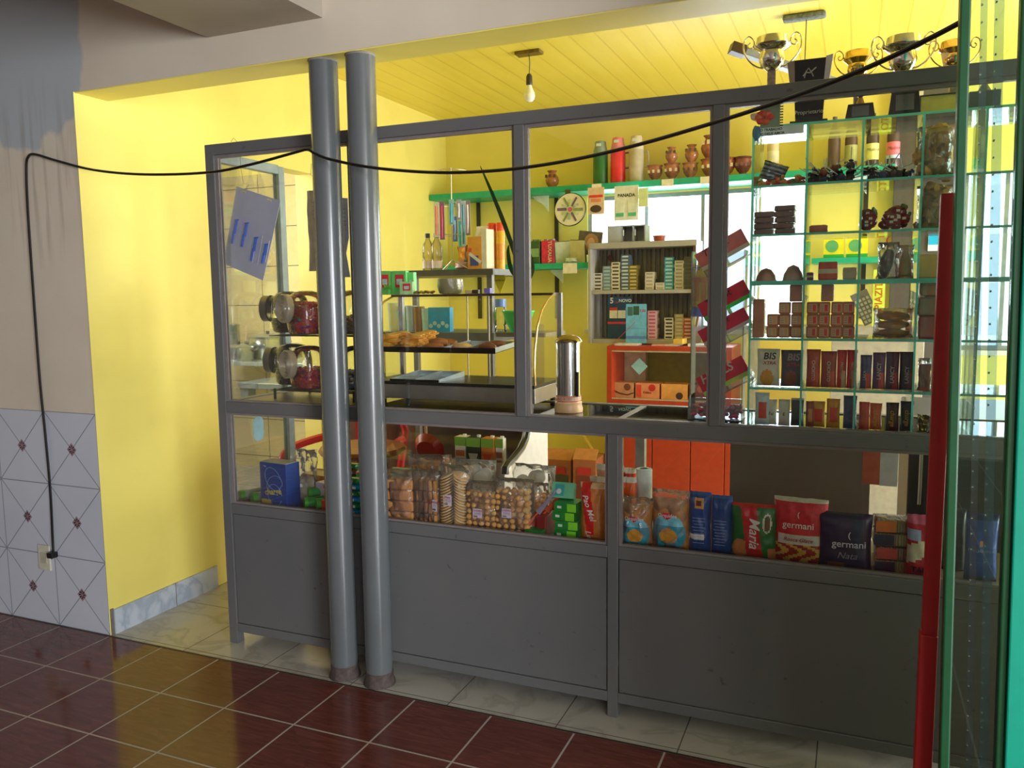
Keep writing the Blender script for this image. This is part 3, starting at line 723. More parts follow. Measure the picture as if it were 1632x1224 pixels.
pouch('cracker_packet', 'red and green wheat biscuit packet with white downward script', 'packet', (x, .10, SH), w, h, .055, ['#1F5A2A', '#A61E22', '#A5683A', '#D9C9B8', '#9A2024'],
      lambda u, v: 3 if (u-.78)**2/.010+(v-.68)**2/.030 < 1 and not (u-.78)**2/.006+(v-.68)**2/.022 < 1 else (3 if (u-.78)**2/.006+(v-.68)**2/.022 < 1 and abs(u-.78) > .05 else (1 if abs(u-.45+.16*(v-.5)) < .17 or v > .96 else (2 if (u-.2)**2/.03+(v-.2)**2/.03 < 1 or (u > .8 and v < .22) else 0))), [('Maria', .046, '#EFE2DC', .0, .5, PI/2, .3, .012), ('Isabela', .015, '#B8343A', .28, .68, PI/2, 0, .01)], rz=.03, nu=44, nv=44, sd=3)
x, w, h = fit(1232, 1320, 796, .075)
pouch('sweet_biscuit_bag', 'red biscuit bag with a white name over a photo of sandwich biscuits', 'packet', (x, .10, SH), w, h, .075, ['#B3202A', '#C9BFB0', '#B08A3C', '#8A2420', '#DCD2C8'],
      lambda u, v: 4 if abs(v-.40) < .075 and .08 < u < .9 else (2 if v < .32 and math.sin(u*19+3*math.sin(v*22)) > .1 else (3 if v < .32 else (1 if v > .955 else 0))), [('germani', .030, '#F3E8E4', -.02, .62), ('Rosca Glace', .018, '#A81C24', -.02, .40, 0, .3), ('(', .022, '#F3E8E4', -.02, .78)], rz=-.06, nu=36, nv=40)
x, w, h = fit(1298, 1388, 818, .07)
pouch('sweet_biscuit_bag', 'dark violet biscuit bag with a white name below a curl emblem', 'packet', (x+.006, .085, SH), w, h, .07, ['#231E3E', '#5A3A2A', '#B8B4C4'],
      lambda u, v: 1 if v < .17 and .2 < u < .5 else 0, [('germani', .031, '#DAD6E4', .08, .50), ('Nata', .030, '#8F8CA6', .05, .30, 0, .3, .0), ('(', .026, '#DAD6E4', .08, .66)], rz=.02)
x = PX(1424, 880, .12); w = .115
for j in range(4):
    t = thing('noodle_packet', f'amber ribbed noodle packet, {ORD[j]} up in the stack by the violet bag', 'noodle packet', (x+.005*math.sin(j*2), .13, SH+.001+j*.043), .1+.06*math.sin(j*3), group='stacked noodle packets')
    o = MB()
    for i in range(13): o.cb((-.052+.008*i+.004, 0, .021), (.0066, .075, .036), 0)
    o.build('noodles', mats(('#B2702A', '#A8522E', '#B0763A', '#A06A2A')[j], rough=.6), t, bevel=.002); q = MB().box(-.058, .058, -.041, .041, .0, .0425); q.build('clear_wrapper', FILM, t, bevel=.006)
    MB().box(-.058, .0, -.0425, -.0415, .004, .038).build('printed_band', mats(('#2A2A48', '#A83A3A', '#23243C', '#B8602A')[j]), t)
x, w, h = fit(1449, 1492, 822, .06)
pouch('sugar_bag', 'red and cream foil bag at the red door edge', 'packet', (x, .075, SH), w*1.2, h, .06, ['#A31F2A', '#C9BDA6', '#B0506E', '#8F98B8', '#2A1E24'], lambda u, v: 1 if .32 < v-.2*(u-.3) < .60 else (2 if v > .86 else (3 if .62 < v < .8 and u < .4 else 0)), [('TANA', .024, '#241A20', .0, .18, 0, 0, .03)], rz=.1)
x, w, h = fit(1540, 1594, 822, .10)
pouch('flour_bag', 'large royal blue bag seen through the door glass', 'packet', (x, .13, SH), w, h, .07, ['#123C8C', '#0E2C64', '#B9793C'], lambda u, v: 1 if v > .9 or v < .1 else (2 if .4 < u < .5 and .55 < v < .62 else 0), [('ITALIANINHO', .012, '#9FB4DC', 0, .48)])
x, w, h = fit(1504, 1543, 815, .16)
pouch('flour_bag', 'black packet behind the red and cream foil bag', 'packet', (x, .2, SH), w, h, .06, ['#1C1A26', '#2A2436'], lambda u, v: int(v > .8))
GAIN[0] = 4.0
# ---------------------------------------------------------------- glass pigeonhole cabinet on the counter, with its goods
GX = [-.306, -.147, .008, .168, .327, .486, .645]; GZ = [1.0505, 1.178, 1.335, 1.515, 1.66, 1.81, 1.99]
GY0, GY1 = .050, .33
GC = thing('glass_cabinet', 'glass pigeonhole cabinet with green edges standing on the counter behind the screen', 'glass cabinet', (.17, .19, 1.05)); go = Vector((-.17, -.19, -1.05))
for i, z in enumerate(GZ):
    th = .014 if i == 3 else .007
    if i == 0: continue
    o = MB().xf(go).box(GX[0], GX[-1], GY0+.002, GY1, z-th, z, 0).box(GX[0], GX[-1], GY0, GY0+.002, z-th, z, 1); o.build('glass_shelf', [GSHELF, GEDGE], GC)
for i, x in enumerate(GX): MB().xf(go).box(x-.003, x+.003, GY0+.0015, GY1, 1.0505, 1.983, 0).box(x-.003, x+.003, GY0-.001, GY0+.0015, 1.0505, 1.983, 1).build('glass_divider', [GSHELF, GEDGE], GC)
o = MB().xf(go).box(GX[0], PX(1280, 250, .047), .0455, .0465, 1.958, 1.984); o.build('paper_or_light_strip', mats('#E8F8F2'), GC)
lname(GC, 'O TRABALHO', .0105, '#1E2A26', (PX(1229, 206, .045)-.17, .0448-.19, 1.976-1.05), bold=.03); lname(GC, 'DO DEUS AMOR', .0105, '#1E2A26', (PX(1229, 216, .045)-.17, .0448-.19, 1.9635-1.05), bold=.03)
CELL = ['first', 'second', 'third', 'fourth', 'fifth', 'sixth']


def cf(l, r, t, y, lv): return fit(l, r, t, y, GZ[lv]+.0005, t+15)


def fudge(x, y, z, w, h, d, label, grp, c='#7A4A2C', lc='#C9B49A', rc='#A03428', rz=0):
    t = thing('fudge_block', label, 'sweet', (x, y, z), rz, grp)
    MB().box(-w/2, w/2, -d/2, d/2, 0, h).build('fudge', mats(c, var=.25, rough=.5), t, bevel=.0035)
    q = MB().cb((0, -d/2-.0006, h/2), (w*.74, .0008, h*.66), 0).cb((w*.16, -d/2-.0012, h/2), (w*.26, .0006, h*.56), 1)
    for i in range(3): q.cb((-w*.18, -d/2-.0012, h*(.32+.17*i)), (w*.26, .0006, h*.05), 2)
    q.build('label', mats(lc, rc, '#5E4838'), t)
    return t


bw, bh = .0345, .037
for (lv, cell, c0, cols, rows, lc, rc) in ((2, 0, 1232, 3, 3, '#8A765E', '#7A5A40'), (2, 1, 1295, 4, 3, '#8F6E5E', '#A03028')):
    for j in range(rows):
        for i in range(cols):
            if cell == 0 and j == 2 and i == 0: continue
            x = PX(c0+19.2*i, 500, .095)+.001*math.sin(i*3+j)
            fudge(x, .098, GZ[2]+.0005+j*(bh+.0006), bw, bh, .045, f'{("brown", "red labelled")[cell]} fudge block, {ORD[j]} up and {ORD[i]} from the dark end in its cell' if False else f'{("brown labelled", "red labelled")[cell]} fudge block in {ORD[j]} layer, {ORD[i]} along from the {("window", "middle")[cell]} side divider', f'{("brown labelled", "red labelled")[cell]} fudge blocks', '#6E4630', lc, rc, .03*math.sin(i*5+j*2))
for k, (l, r, t_, b, lv, lb) in enumerate(((1202, 1219, 477, 538, 2, 'tall brown fudge bar against the cabinet end glass'), (1260, 1279, 454, 478, 2, 'caramel fudge block topping the brown labelled blocks'), (1310, 1329, 452, 477, 2, 'caramel fudge block topping the red labelled blocks'))):
    y = .098; x = PX((l+r)/2, t_, y); w = PX(r, t_, y)-PX(l, t_, y); z0 = GZ[2]+.0005 if k == 0 else GZ[2]+.0015+3*(bh+.0006); h = PZ((l+r)/2, t_, y)-z0
    t = thing('fudge_bar', lb, 'sweet', (x, y, z0)); MB().box(-w/2, w/2, -.02, .02, 0, h).build('fudge', mats('#9A5E2C', var=.2), t, bevel=.003); MB().box(-w/2-.001, w/2+.001, -.021, .021, 0, h+.001).build('clear_wrapper', FILM, t, bevel=.003)
# row above the counter top: small packs and bars
pk = [(1203, 1226, 626, 0, '#C9D4DC', '#B8402E', 'clear tub with a red band in the bottom cell beside the gum stand', '', 0), (1218, 1238, 637, 0, '#C9C5B4', '#4A4038', 'cream packet with black print in the bottom cell', 'Tal', 0), (1240, 1259, 637, 0, '#C6C3B8', '#3A342E', 'cream packet with a black square in the bottom cell', 'E', 0),
      (1260, 1281, 635, 0, '#2A2C30', '#6A7274', 'black packet beside the second divider of the cabinet', '', 0), (1284, 1297, 640, 0, '#5A3024', '#8A5A3A', 'dark brown bar leaning behind the yellow bars', '', 0), (1292, 1315, 640, 0, '#B07A26', '#A02A22', 'yellow bar with a red panel next to the brown bar', '', 0),
      (1317, 1339, 636, 0, '#B5781F', '#A8302A', 'yellow bar with a red panel beside the blue bar', '', 0), (1344, 1366, 631, 0, '#27314E', '#7A4048', 'navy blue chocolate bar standing with pale script', 'LACTA', 1), (1369, 1386, 641, 0, '#8A2A24', '#C9682A', 'red bar with orange writing by the third divider', 'charge', 1),
      (1386, 1406, 643, 0, '#C0502A', '#E8A03A', 'orange bar with yellow writing', 'charge', 1), (1412, 1433, 642, 0, '#1E1C22', '#C9A030', 'black bar with yellow writing next to the orange bar', 'charge', 1), (1435, 1457, 640, 0, '#1C1A20', '#D0A82E', 'black bar with yellow writing by the fourth divider', 'charge', 1)]
for k, (l, r, tp, lv, c, c2, lb, tx, vert) in enumerate(pk):
    y = .085+.012*(k % 2); x, w, h = cf(l, r, tp, y, 0)
    pouch('chocolate_bar' if vert or 'bar' in lb else 'sweet_packet', lb, 'chocolate bar' if 'bar' in lb else 'packet', (x, y+.01, GZ[0]+.0005), w, h, .02, [c, c2, '#C9C0B4'], (lambda u, v: 1 if .25 < u < .8 and .2 < v < .75 else 0) if not tx and k != 3 else (lambda u, v: 2 if v > .95 and k < 7 else 0),
          [(tx, .019 if vert else .014, c2, 0, .45, PI/2 if vert else 0, .1, .015)] if tx else (), rz=.05*math.sin(k*2), nu=12, nv=14, wr=.0015, group='bars and packets in the lowest cabinet row')
x, w, h = cf(1462, 1494, 662, .09, 0)
t = thing('foil_sweets', 'crumpled gold and silver foil pack in the lowest row by the red door edge', 'sweets', (x, .1, GZ[0]+.0005)); MB().bag(w, h, .04, lambda u, v: int(u > .5), 16, 12, wr=.02).build('foil', [M('#C9A66A', .25, .9), M('#D9DCE0', .2, .9)], t, True)
# chocolate row
ck = [(1206, 1243, 556, '#B9B0A2', '#C78A2E', 'cream wafer pack with a yellow picture and dark name', [('BIS', .030, '#2A2024', .05, .80, 0, .15, .02), ('XTRA', .015, '#B0302A', .05, .62, 0, .2, .02)], .12),
      (1244, 1281, 558, '#2E2A34', '#4A2C22', 'dark brown wafer pack with a grey name beside the cream one', [('BIS', .030, '#A89C98', .05, .80, 0, .15, .02), ('XTRA', .015, '#B8483A', .05, .60, 0, .2, .02)], .0),
      (1285, 1308, 557, '#6E2A20', '#A83A2A', 'red brown bar with curved white letters by the second divider', [('CHOKITO', .014, '#D9C9BC', .0, .45, PI/2, 0, .02)], -.1), (1308, 1334, 560, '#5E2620', '#8A3024', 'red brown bar with curved white letters next to the red bars', [('CHOKITO', .014, '#D9C9BC', .0, .45, PI/2, 0, .02)], -.1),
      (1334, 1350, 558, '#A01E22', '#C9A88A', 'red bar with cream letters next to the curved letter bars', [('PRESTIGIO', .011, '#D9B89A', .0, .47, PI/2, 0, .02)], -.05), (1350, 1367, 558, '#A61A20', '#C9A88A', 'red bar with cream letters touching the third divider', [('PRESTIGIO', .011, '#D9B89A', .0, .47, PI/2, 0, .02)], -.05),
      (1371, 1390, 566, '#2A2A44', '#B03A30', 'navy and red bar leaning on the third divider', [('LAKA', .012, '#B9B0AC', -.1, .4, -PI/2, 0, .02)], .08), (1391, 1412, 562, '#3A2038', '#7A2A2A', 'plum bar with pale upward letters', [('LANCY', .016, '#B8AEB0', .0, .5, -PI/2, 0, .02)], .0),
      (1412, 1434, 561, '#2C1C2E', '#5A2028', 'dark plum bar with pale upward letters in the middle of its cell', [('LANCY', .016, '#B8AEB0', .0, .4, -PI/2, 0, .02)], .0), (1434, 1459, 561, '#2A1826', '#4A2028', 'dark plum bar with pale upward letters by the fourth divider', [('LANCY', .016, '#B8AEB0', .0, .4, -PI/2, 0, .02)], .05)]
for k, (l, r, tp, c, c2, lb, tx, ry) in enumerate(ck):
    y = .09; x, w, h = cf(l, r, tp, y, 1)
    t = pouch('chocolate_bar' if k > 1 else 'wafer_pack', lb, 'chocolate bar' if k > 1 else 'wafer pack', (x, y+.012, GZ[1]+.0005), w, h, .022, [c, c2], (lambda u, v: int((u-.45)**2/.09+(v-.22)**2/.05 < 1)) if k < 2 else (lambda u, v: int(abs(u-.7) < .2 and v < .45)), tx, nu=20, nv=24, wr=.0015, group='chocolate bars and wafers in the second cabinet row')
for k, (l, r, tp, c, lb) in enumerate(((1463, 1485, 571, '#5A2A20', 'clear pack of dark brown sweets beside the fourth divider'), (1487, 1500, 574, '#A87A38', 'clear pack of amber sweets at the red door edge'))):
    x, w, h = cf(l, r, tp, .09, 1); t = thing('sweet_packet', lb, 'packet', (x, .1, GZ[1]+.0005)); MB().box(-w*.42, w*.42, -.012, .012, 0, h*.82).build('sweets', mats(c, var=.3), t, bevel=.004); film_bag(t, w, h, .034, k)
# bread bag, stacked brown sweets
x, w, h = cf(1393, 1455, 492, .10, 2); t = thing('bread_bag', 'clear bag of three oval flatbreads in the fourth row of the glass cabinet', 'bread', (x, .13, GZ[2]+.0005))
o = MB()
for j in range(3): o.blob((0, 0, h*(.16+.29*j)), w*.44, .05, h*.155, 0, 18, 8, .15)
o.build('flatbreads', mats('#8A5E2E', '#A0703C', var=.25, rough=.8), t, True); film_bag(t, w*1.06, h*1.02, .11, 5, wr=.014)
zb = GZ[2]+.0005
for k, (l, r, tp, c, lb) in enumerate(((1464, 1506, 503, '#8A1E18', 'red brown sweet slab at the base of the stack by the red door edge'), (1463, 1505, 473, '#6E4A30', 'brown sweet slab in the middle of the stack by the red door edge'), (1466, 1504, 446, '#7E4E28', 'rounded brown sweet loaf on top of the stack by the red door edge'))):
    x = PX((l+r)/2, tp, .1); w = PX(r, tp, .1)-PX(l, tp, .1); zt = PZ((l+r)/2, tp, .1); t = thing('sweet_slab', lb, 'sweet', (x, .11, zb), group='stacked sweet slabs')
    o = MB().box(-w/2, w/2, -.03, .05, 0, zt-zb-.001); o.build('slab', mats(c, var=.25, rough=.6), t, bevel=.006 if k < 2 else .018); q = MB().box(-w/2-.001, w/2+.001, -.0312, .0512, 0, zt-zb-.0008); q.build('clear_wrapper', FILM, t, bevel=.006); zb = zt
# third row
for k, (l, r, tp, c, lb) in enumerate(((1203, 1237, 428, '#7A5648', 'clear wrapped brown dome of sweets beside the gum stand'), (1246, 1281, 423, '#8A7264', 'clear wrapped pale brown dome of sweets at the second divider'))):
    x, w, h = cf(l, r, tp, .1, 3); t = thing('sweet_dome', lb, 'sweet', (x, .12, GZ[3]+.0005)); MB().lathe([(0, 0), (w*.48, 0), (w*.42, h*.4), (w*.22, h*.85), (0, h)], seg=20).build('sweets', mats(c, var=.3), t, True)
    MB().lathe([(w*.5, 0), (w*.45, h*.42), (w*.25, h*.9), (0, h*1.06)], seg=20).build('clear_wrapper', FILM, t, True)
for k, (l, r, tp, c, lb) in enumerate(((1304, 1335, 417, '#8A3A2C', 'red brown block with a paper band in the middle row of the cabinet'), (1343, 1365, 426, '#8F7E68', 'grey brown block by the third divider in the middle row'), (1285, 1296, 434, '#4A1E1E', 'small dark red sweet beside the second divider'))):
    x, w, h = cf(l, r, tp, .1, 3); t = thing('sweet_block', lb, 'sweet', (x, .12, GZ[3]+.0005)); MB().box(-w/2, w/2, -.02, .03, 0, h).build('block', mats(c, var=.25), t, bevel=.004); MB().box(-w/2-.0005, w/2+.0005, -.0208, .0308, h*.35, h*.6).build('paper_band', mats('#A89880'), t)
x, w, h = cf(1400, 1432, 393, .1, 3); t = thing('salami_pack', 'clear pack with a dark brown log standing upright in the middle row', 'food pack', (x, .12, GZ[3]+.0005)); MB().xf((0, 0, 0), 0, .18).blob((-.012, 0, h*.48), w*.36, .02, h*.46, 0, 14, 12, .15).build('log', mats('#33201A', var=.4, bump=.5), t, True); film_bag(t, w*1.1, h*1.15, .05, 8)
x, w, h = cf(1430, 1457, 397, .1, 3); t = thing('snack_pack', 'clear pack with a tapered beige sweet beside the dark log', 'food pack', (x, .12, GZ[3]+.0005)); MB().lathe([(0, 0), (w*.42, 0), (w*.38, h*.5), (w*.2, h*.95), (0, h)], seg=16).build('sweet', mats('#B08A5A', var=.15), t, True); film_bag(t, w*1.05, h*1.15, .05, 9)
x, w, h = cf(1463, 1498, 405, .1, 3); t = thing('cheese_block', 'plain beige rectangular block near the red door edge', 'food block', (x, .12, GZ[3]+.0005)); MB().box(-w/2, w/2, -.02, .04, 0, h).build('block', mats('#B08C50', var=.1), t, bevel=.004)
# second row from the top: brown stacks, roll, red netted sweets, bags
for k, (l, r, tp, n) in enumerate(((1203, 1232, 337, 4), (1235, 1266, 327, 5))):
    x, w, h = cf(l, r, tp, .1, 4)
    for j in range(n):
        t = thing('caramel_pack', f'dark caramel pack, {ORD[j]} up in the {("lower stack against the cabinet end glass", "taller stack with crinkled wrap")[k]}', 'sweet', (x+.002*math.sin(j*3+k), .12, GZ[4]+.0005+j*h/n), .05*math.sin(j*4+k), 'dark caramel packs')
        MB().box(-w/2, w/2, -.022, .03, 0, h/n-.0008).build('caramel', mats('#4A2A22', var=.3), t, bevel=.004); MB().box(-w/2-.002, w/2+.003, -.0235, .0315, 0, h/n-.0006).build('clear_wrapper', FILM, t, bevel=.004)
p = P(1304, 364, .1); t = thing('sweet_roll', 'small pinkish sweet roll lying on its side in the second row', 'sweet', (p.x, .12, GZ[4]+.014)); o = MB().xf((-.028, 0, 0), 0, PI/2).lathe([(0, 0), (.010, .001), (.0128, .008), (.0128, .048), (.010, .055), (0, .056)], seg=18); o.build('roll', mats('#8A5040', var=.2), t, True)


def net(l, r, tp, lb, seed, n):
    x, w, h = cf(l, r, tp, .1, 4); random.seed(seed); t = thing('wrapped_sweet_cluster', lb, 'sweets', (x, .12, GZ[4]+.0005)); o = MB(); q = MB()
    for i in range(n):
        j = i/n; rr = .017; xx = random.uniform(-1, 1)*(w/2-rr)*(1-j*.6); c = (xx, random.uniform(-.02, .03), rr+j*(h-2*rr)); o.blob(c, rr*1.1, rr, rr*.9, 0, 10, 8, .25); q.cb((c[0], c[1]-rr*1.0, c[2]), (.010, .002, .007), 0)
        o.blob((c[0]+rr*.9, c[1], c[2]+rr*.8), .005, .004, .007, 1, 6, 4)
    s_ = o.build('wrapped_sweets', [M('#9A161C', .25, 0, .3), M('#6A7A3A', .4)], t, True); s_['kind'] = 'stuff'; s_ = q.build('printed_labels', mats('#7A7468'), t); s_['kind'] = 'stuff'


net(1369, 1400, 329, 'heap of red foil sweets beside the third divider', 4, 12); net(1401, 1459, 325, 'larger heap of red foil sweets with green twists by the fourth divider', 9, 24)


def rinds(l, r, tp, lv, lb, seed):
    x, w, h = cf(l, r, tp, .1, lv); random.seed(seed); t = thing('pork_rind_bag', lb, 'snack bag', (x, .13, GZ[lv]+.0005), group='clear bags of puffed rinds'); o = MB()
    for i in range(46):
        v = i/46; ww = 1 if v < .6 else 1-(v-.6)*1.5
        o.blob((random.uniform(-.38, .38)*w*ww, random.uniform(-.035, .03), h*(.06+.86*v)), .022, .013, .018, random.randrange(2), 8, 6, .6, random.random()*3)
    o.build('rinds', mats('#B08650', '#C29A64', var=.2, rough=.7, bump=.3), t, True)['kind'] = 'stuff'
    MB().bag(w, h*.98, .11, None, 12, 14, wr=.016, sd=seed).build('clear_bag', FILM, t, True)


rinds(1462, 1524, 196, 5, 'clear bag of puffed rinds filling the cell under the cabinet top', 2); rinds(1462, 1520, 292, 4, 'clear bag of puffed rinds in the cell below the other rind bag', 3)
# top cell row: wrapped sweets, silver pouch, lollipops
x, w, h = cf(1206, 1252, 250, .1, 5)
t = thing('silver_sachet_pack', 'crumpled silver sachets leaning on wrapped sweets under the paper strip', 'sachets', (x-.004, .13, GZ[5]+.022), .1, ry=.35); MB().bag(w*.9, h*.62, .022, lambda u, v: int(math.sin(v*30) > .2), 18, 18, wr=.006).build('sachets', [M('#5A6472', .25, .5), M('#A9B2BE', .25, .6)], t, True)
random.seed(11); x, w, h = cf(1200, 1283, 272, .1, 5); t = thing('wrapped_sweets', 'low heap of small red and brown wrapped sweets in the cell beneath the paper strip', 'sweets', (x, .13, GZ[5]+.0005), kind=None) if False else thing('wrapped_sweets', 'low heap of small red and brown wrapped sweets in the cell beneath the paper strip', 'sweets', (x, .13, GZ[5]+.0005)); o = MB()
for i in range(80): o.blob((random.uniform(-.46, .46)*w, random.uniform(-.06, .08), .007+random.random()**2*.020), .012, .007, .006, random.randrange(4), 6, 4, 0, random.random()*3)
o.build('sweets', mats('#7A2024', '#6A4A2A', '#3A4A2A', '#8A5A34'), t, True)['kind'] = 'stuff'; t['kind'] = 'stuff'
p0 = None
for cell, (l, r, zt, cs, n) in enumerate(((1287, 1364, 240, ('#16203A', '#1C2C5C', '#2A1A18', '#7A3A1A', '#12141C'), 26), (1371, 1459, 262, ('#16305E', '#1A1614', '#241612', '#3A2018', '#1A3A78'), 22))):
    xa, xb = PX(l, 270, .1), PX(r, 270, .1); random.seed(20+cell)
    for i in range(n):
        lay = 0 if i < n*.5 else (1 if i < n*.82 else 2); rr = .013
        x = xa+rr+(xb-xa-2*rr)*random.random(); c = (x, .075+random.random()*.12, GZ[5]+rr+.001+lay*rr*1.25*(1 if cell == 0 else .7)); col = cs[i % 5]
        t = thing('lollipop', f'lollipop in {("midnight", "deep blue", "black", "rust", "charcoal")[i % 5] if cell == 0 else ("royal blue", "black", "dark brown", "chestnut", "bright blue")[i % 5]} wrapper, {ORD[lay]} layer of the heap in the {("second", "third")[cell]} top cell', 'lollipop', c, random.random()*6, group='loose lollipops in the top cells')
        key = ('lol', col)
        if key not in TXT:
            o = MB().blob((0, 0, 0), rr, rr, rr*.92, 0, 10, 8, .2); o.lathe([(.003, .009), (.008, .017)], seg=8); a = o.build('wrapped_candy', M(col, .25, 0, .3), t, True)
            b = MB().tube([(0, 0, .01), (.002, 0, .062)], .0016, 0, 6).build('stick', mats('#C9CCC8'), t, True); TXT[key] = (a.data, b.data)
        else:
            for nm, me in zip(('wrapped_candy', 'stick'), TXT[key]): a = bpy.data.objects.new(nm, me); COL.objects.link(a); a.parent = t
        t.rotation_euler = (random.uniform(-1.3, 1.3), random.uniform(-1.2, 1.2), random.random()*6)
# ---- on top of the cabinet: trophies and plaques
ZT = 1.9905


def scroll(sx, s):
    q = [(.026, .012), (.045, .018), (.066, .034), (.082, .058), (.088, .082), (.084, .104), (.072, .114), (.060, .106), (.055, .092), (.060, .080), (.070, .078), (.074, .088), (.067, .094)]
    return [(sx*a*s, 0, b*s) for a, b in q]


def trophy(name, label, px, zc, s, y, base, metal='#D9D4D0', stem=True, cupz=None):
    t = thing(name, label, 'trophy', (PX(px, 150, y), y, ZT), .1); A = M(metal, .12, 1, .03); z0 = cupz
    if stem:
        MB().box(-.013*s, .013*s, -.010, .010, base, z0+.004).build('fluted_stem', M('#8F8078', .3, .6, .3, scale=90), t, bevel=.003)
    MB().lathe([(0, 0), (.014, .001), (.034, .018), (.040, .036), (.036, .056), (.036, .060), (.056, .074), (.058, .079), (.050, .082), (.048, .104), (.046, .104), (.044, .082), (.030, .060), (.033, .036), (0, .01)], (0, 0, z0), seg=32).build('cup', A, t, True) if s == 1 else MB().lathe([(r*s, z*s) for r, z in ((0, 0), (.014, .001), (.034, .018), (.040, .036), (.036, .056), (.056, .074), (.050, .082), (.048, .104), (.044, .082), (.030, .060), (0, .01))], (0, 0, z0), seg=24).build('cup', A, t, True)
    for sx in (-1, 1):
        o = MB().xf((0, 0, z0), 0, 0, 0); o.tube(catmull(scroll(sx, s), 5), .0026*s, 0, 8); o.tube([(sx*.055*s, 0, .090*s), (sx*.050*s, 0, .076*s), (sx*.040*s, 0, .070*s)], .0024*s, 0, 6); o.build('scroll_handle', A, t, True)
    o = MB().box(-.035*s, .035*s, -.03, .03, 0, base*.5).box(-.026*s, .026*s, -.022, .022, base*.5, base); o.build('base', M('#1E1C20', .3), t, bevel=.002)
    return t


trophy('cup_trophy', 'silver two handled cup on a fluted stem over the paper strip', 1229, 0, 1, .16, .03, cupz=PZ(1229, 114, .16)-ZT)
trophy('cup_trophy', 'silver two handled cup rising behind the top rail near the red door edge', 1437, 0, 1, .16, .03, cupz=PZ(1437, 117, .16)-ZT)
trophy('cup_trophy', 'small gold handled trophy with a dark square block behind the top rail', 1366, 0, .8, .26, .05, '#C9A860', True, cupz=PZ(1366, 126, .26)-ZT)
o_ = [x for x in COL.objects if x.name.startswith('cup_trophy')][-1]; MB().box(-.03, .024, -.012, .014, .125, .185).build('dark_block', mats('#5A4A44'), o_, bevel=.001)
trophy('cup_trophy', 'gold handled trophy with a tapered cup beside the green door frame', 1518, 0, .8, .26, .05, '#CDA878', True, cupz=PZ(1518, 112, .26)-ZT)
o_ = [x for x in COL.objects if x.name.startswith('cup_trophy')][-1]; MB().xf((-.01, 0, .155)).lathe([(.016, 0), (.030, .065), (0, .07)], seg=12).build('tapered_cup', mats('#8A7A70'), o_, True)
x = PX(1290, 150, .13)
t = thing('award_plaque', 'black and silver flared award plaque with an animal emblem over the rail', 'plaque', (x, .14, ZT), .0)
MB().box(-.062, .062, -.03, .03, 0, .008, 1).box(-.055, .055, -.025, .025, .008, .018, 0).build('base', [M('#1A1A1E', .2), M('#B8B8BC', .25, .8)], t, bevel=.001)
MB().prism([(-.040, .018), (.040, .018), (.050, .205), (-.050, .205)], -.008, .008).build('plate', M('#141519', .15), t, bevel=.001)
MB().prism([(.038, .10), (.052, .10), (.066, .212), (.046, .208)], -.012, .012).build('silver_wing', M('#B9B8BC', .25, .6), t, bevel=.001); MB().prism([(-.054, .10), (-.042, .10), (-.046, .205), (-.068, .20)], -.012, .012).build('silver_wing', M('#8A7E7A', .3, .6), t, bevel=.001)
lname(t, 'Proprietario', .017, '#C9C9CC', (0, -.009, .045), bold=.01); o = MB(); o.xf((0, -.0088, .155)).tube([(-.02, 0, 0), (-.012, 0, .010), (0, 0, .008), (.010, 0, .016), (.018, 0, .022)], .0022, 0, 6).tube([(-.012, 0, .010), (-.016, 0, -.006)], .0016, 0, 6).tube([(.004, 0, .010), (.010, 0, -.004)], .0016, 0, 6).tube([(-.012, 0, .012), (-.004, 0, .022), (.002, 0, .012)], .0018, 0, 6); o.build('animal_emblem', M('#B9B4B4', .3, .6), t, True)
MB().box(-.040, .040, -.0092, -.0084, .128, .132).build('silver_line', M('#B9B4B4', .3, .6), t)
for k, (px, w, h, lb) in enumerate(((1371, .085, .05, 'black stepped trophy base with a twisted gold stem'), (1441, .088, .075, 'black framed plaque with a grey plate beneath the second silver cup'))):
    t = thing('award_plaque', lb, 'plaque', (PX(px, 180, .12), .12, ZT), 0)
    MB().box(-w/2*1.1, w/2*1.1, -.03, .03, 0, .006).prism([(-w/2, .006), (w/2, .006), (w/2*.82, h), (-w/2*.82, h)], -.02, .02).build('base', M('#26242A', .3), t, bevel=.001)
    MB().box(-w*.28, w*.28, -.0215, -.0205, h*.25, h*.85).build('plate', M('#77777E', .3, .3), t)
    if k == 0: MB().lathe([(.014, h), (.006, h+.02), (.012, h+.03), (.006, h+.045), (.012, h+.055), (.010, h+.075)], seg=10).build('twisted_stem', M('#8A6A34', .3, .8), t, True)
t = thing('award_plaque', 'thin dark framed certificate standing near the green door frame', 'plaque', (PX(1498, 180, .14), .15, ZT), .0)
o = MB().box(-.055, .055, -.004, .004, .062, .066).box(-.055, -.051, -.004, .004, 0, .062).box(.051, .055, -.004, .004, 0, .062); o.build('frame', mats('#2A2620'), t); MB().box(-.051, .051, -.001, .001, 0, .062).build('sheet', mats('#7E7C48'), t)
t = thing('award_plaque', 'dark trophy block seen through the door glass', 'plaque', (PX(1568, 180, .14), .15, ZT)); MB().box(-.055, .055, -.03, .03, 0, .01).box(-.04, .04, -.02, .02, .01, .06).lathe([(.02, .06), (.008, .08), (.012, .10)], seg=10).build('base', mats('#23282A'), t, bevel=.001)
